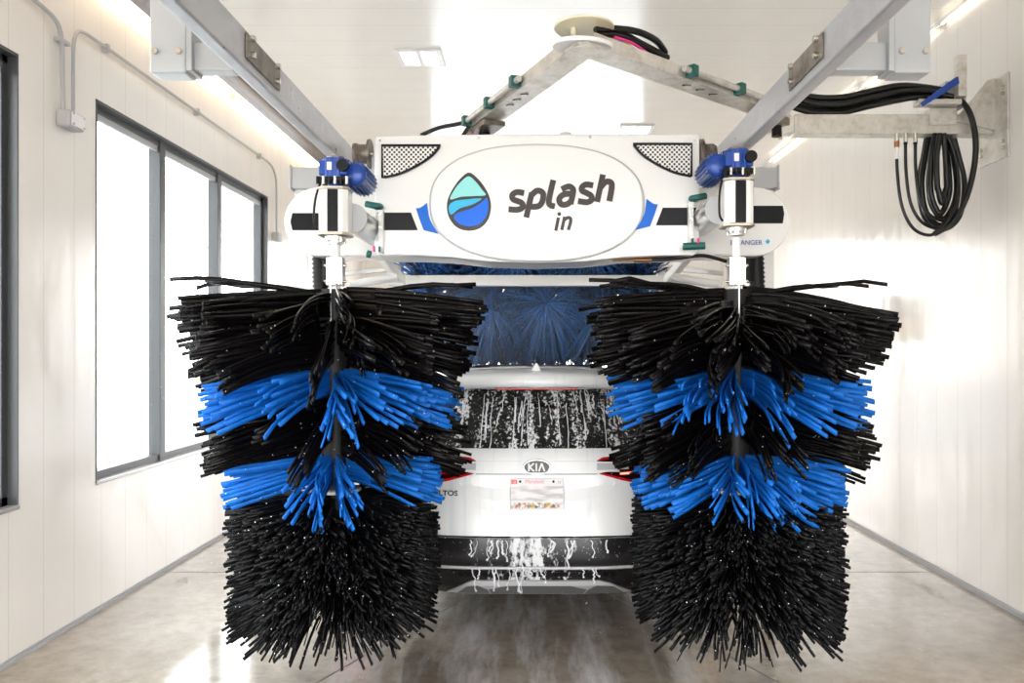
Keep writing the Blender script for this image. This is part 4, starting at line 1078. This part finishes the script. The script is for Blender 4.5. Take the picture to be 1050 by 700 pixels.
# roof rails, mirrors, wheels
for sx in (-1, 1):
    MB().tube(crv([(CX+sx*.60, 5.45, 1.53), (CX+sx*.60, 5.55, 1.57), (CX+sx*.60, 6.4, 1.58), (CX+sx*.60, 6.75, 1.50)], 4), .014, 8).build('roof_rail', M['silver'], C_)
    MB().ball((CX+sx*1.0, 7.5, 1.13), .10, 14, 10, (1.1, .6, .8)).cyl((CX+sx*.82, 7.5, 1.08), (CX+sx*.95, 7.5, 1.1), .03, 8).build('wing_mirror', M['carwhite'], C_)
    for y in (5.62, 8.25):
        x = CX+sx*.80; b = MB()
        b.tube([(x-sx*.10, y, .33), (x-sx*.10, y, .33), (x-sx*.09, y, .33), (x+sx*.09, y, .33), (x+sx*.10, y, .33)], [.2, .30, .33, .33, .30], 32)
        wo = b.build('wheel', M['tyre'], C_)
        b = MB().cyl((x+sx*.098, y, .33), (x+sx*.106, y, .33), .06, 16)
        for k in range(5):
            a = 2*PI*k/5; b.beam((x+sx*.102, y, .33), (x+sx*.102, y+.2*math.cos(a), .33+.2*math.sin(a)), .04, .012, (1, 0, 0))
        b.build('rim', M['silver'], wo)

# ------------------------------------------------------------------ far end of the bay: signal lights and cabinet
for x, z, mk, lab in ((-2.05, 1.98, 'stopred', 'pale panel with a blurred red light far behind the left brush top'), (1.98, 2.05, 'amber', 'pale panel with a blurred amber light far behind the right brush top')):
    Y = 9.0; px_ = (-1 if x < 0 else 1)
    t = empty('signal_panel', (x, Y, 1.5), lab, 'signal light', 'signal lights at the far end')
    MB().box((x-.28, Y, z-.28), (x+.28, Y+.12, z+.26)).build('housing', M['panelwhite'], t, .02)
    MB().box((x-.20, Y-.02, z-.17), (x+.18, Y, z-.02)).build('lens', M[mk], t, .01)
    MB().box((x-.05, Y+.03, 0), (x+.05, Y+.10, z-.27)).build('post', M['panelwhite'], t, .01)

# ------------------------------------------------------------------ water in the air
r = random.Random(4); pts = []; rad = []
for k in range(1500):
    x = r.gauss(0, .75); y = r.uniform(5.05, 6.1); z = 1.60+abs(r.gauss(0, .28))
    if abs(x) > 1.2 or z > 2.35: continue
    pts.append((x, y, z)); rad.append(r.uniform(.001, .0022))
for k in range(420):
    a = r.uniform(0, 2*PI); cx = r.choice([-1.03, 1.05]); rr = r.uniform(.5, 1.0)
    pts.append((cx+rr*math.cos(a), 4.15+rr*math.sin(a)*.8, r.uniform(.1, 2.0))); rad.append(r.uniform(.001, .0022))
o = beads('water_spray', pts, rad, None); tag(o, 'fine water droplets flying above the car roof and around the brushes', 'water spray', None, 'stuff')

m = bpy.data.materials.new('spray_haze'); m.use_nodes = True; nt = m.node_tree; nt.nodes.remove(nt.nodes['Principled BSDF'])
vs_ = N(nt, 'ShaderNodeVolumeScatter'); vs_.inputs['Density'].default_value = .6; vs_.inputs['Color'].default_value = (.93, .95, 1, 1); vs_.inputs['Anisotropy'].default_value = .4
nt.links.new(vs_.outputs[0], nt.nodes['Material Output'].inputs['Volume'])
b = MB().ball((0, 5.85, 1.82), 1, 24, 14, (1.05, .38, .42)); o = b.build('spray_mist', m); tag(o, 'pale mist of spray hanging over the car roof in front of the blue top brush', 'mist', None, 'stuff')
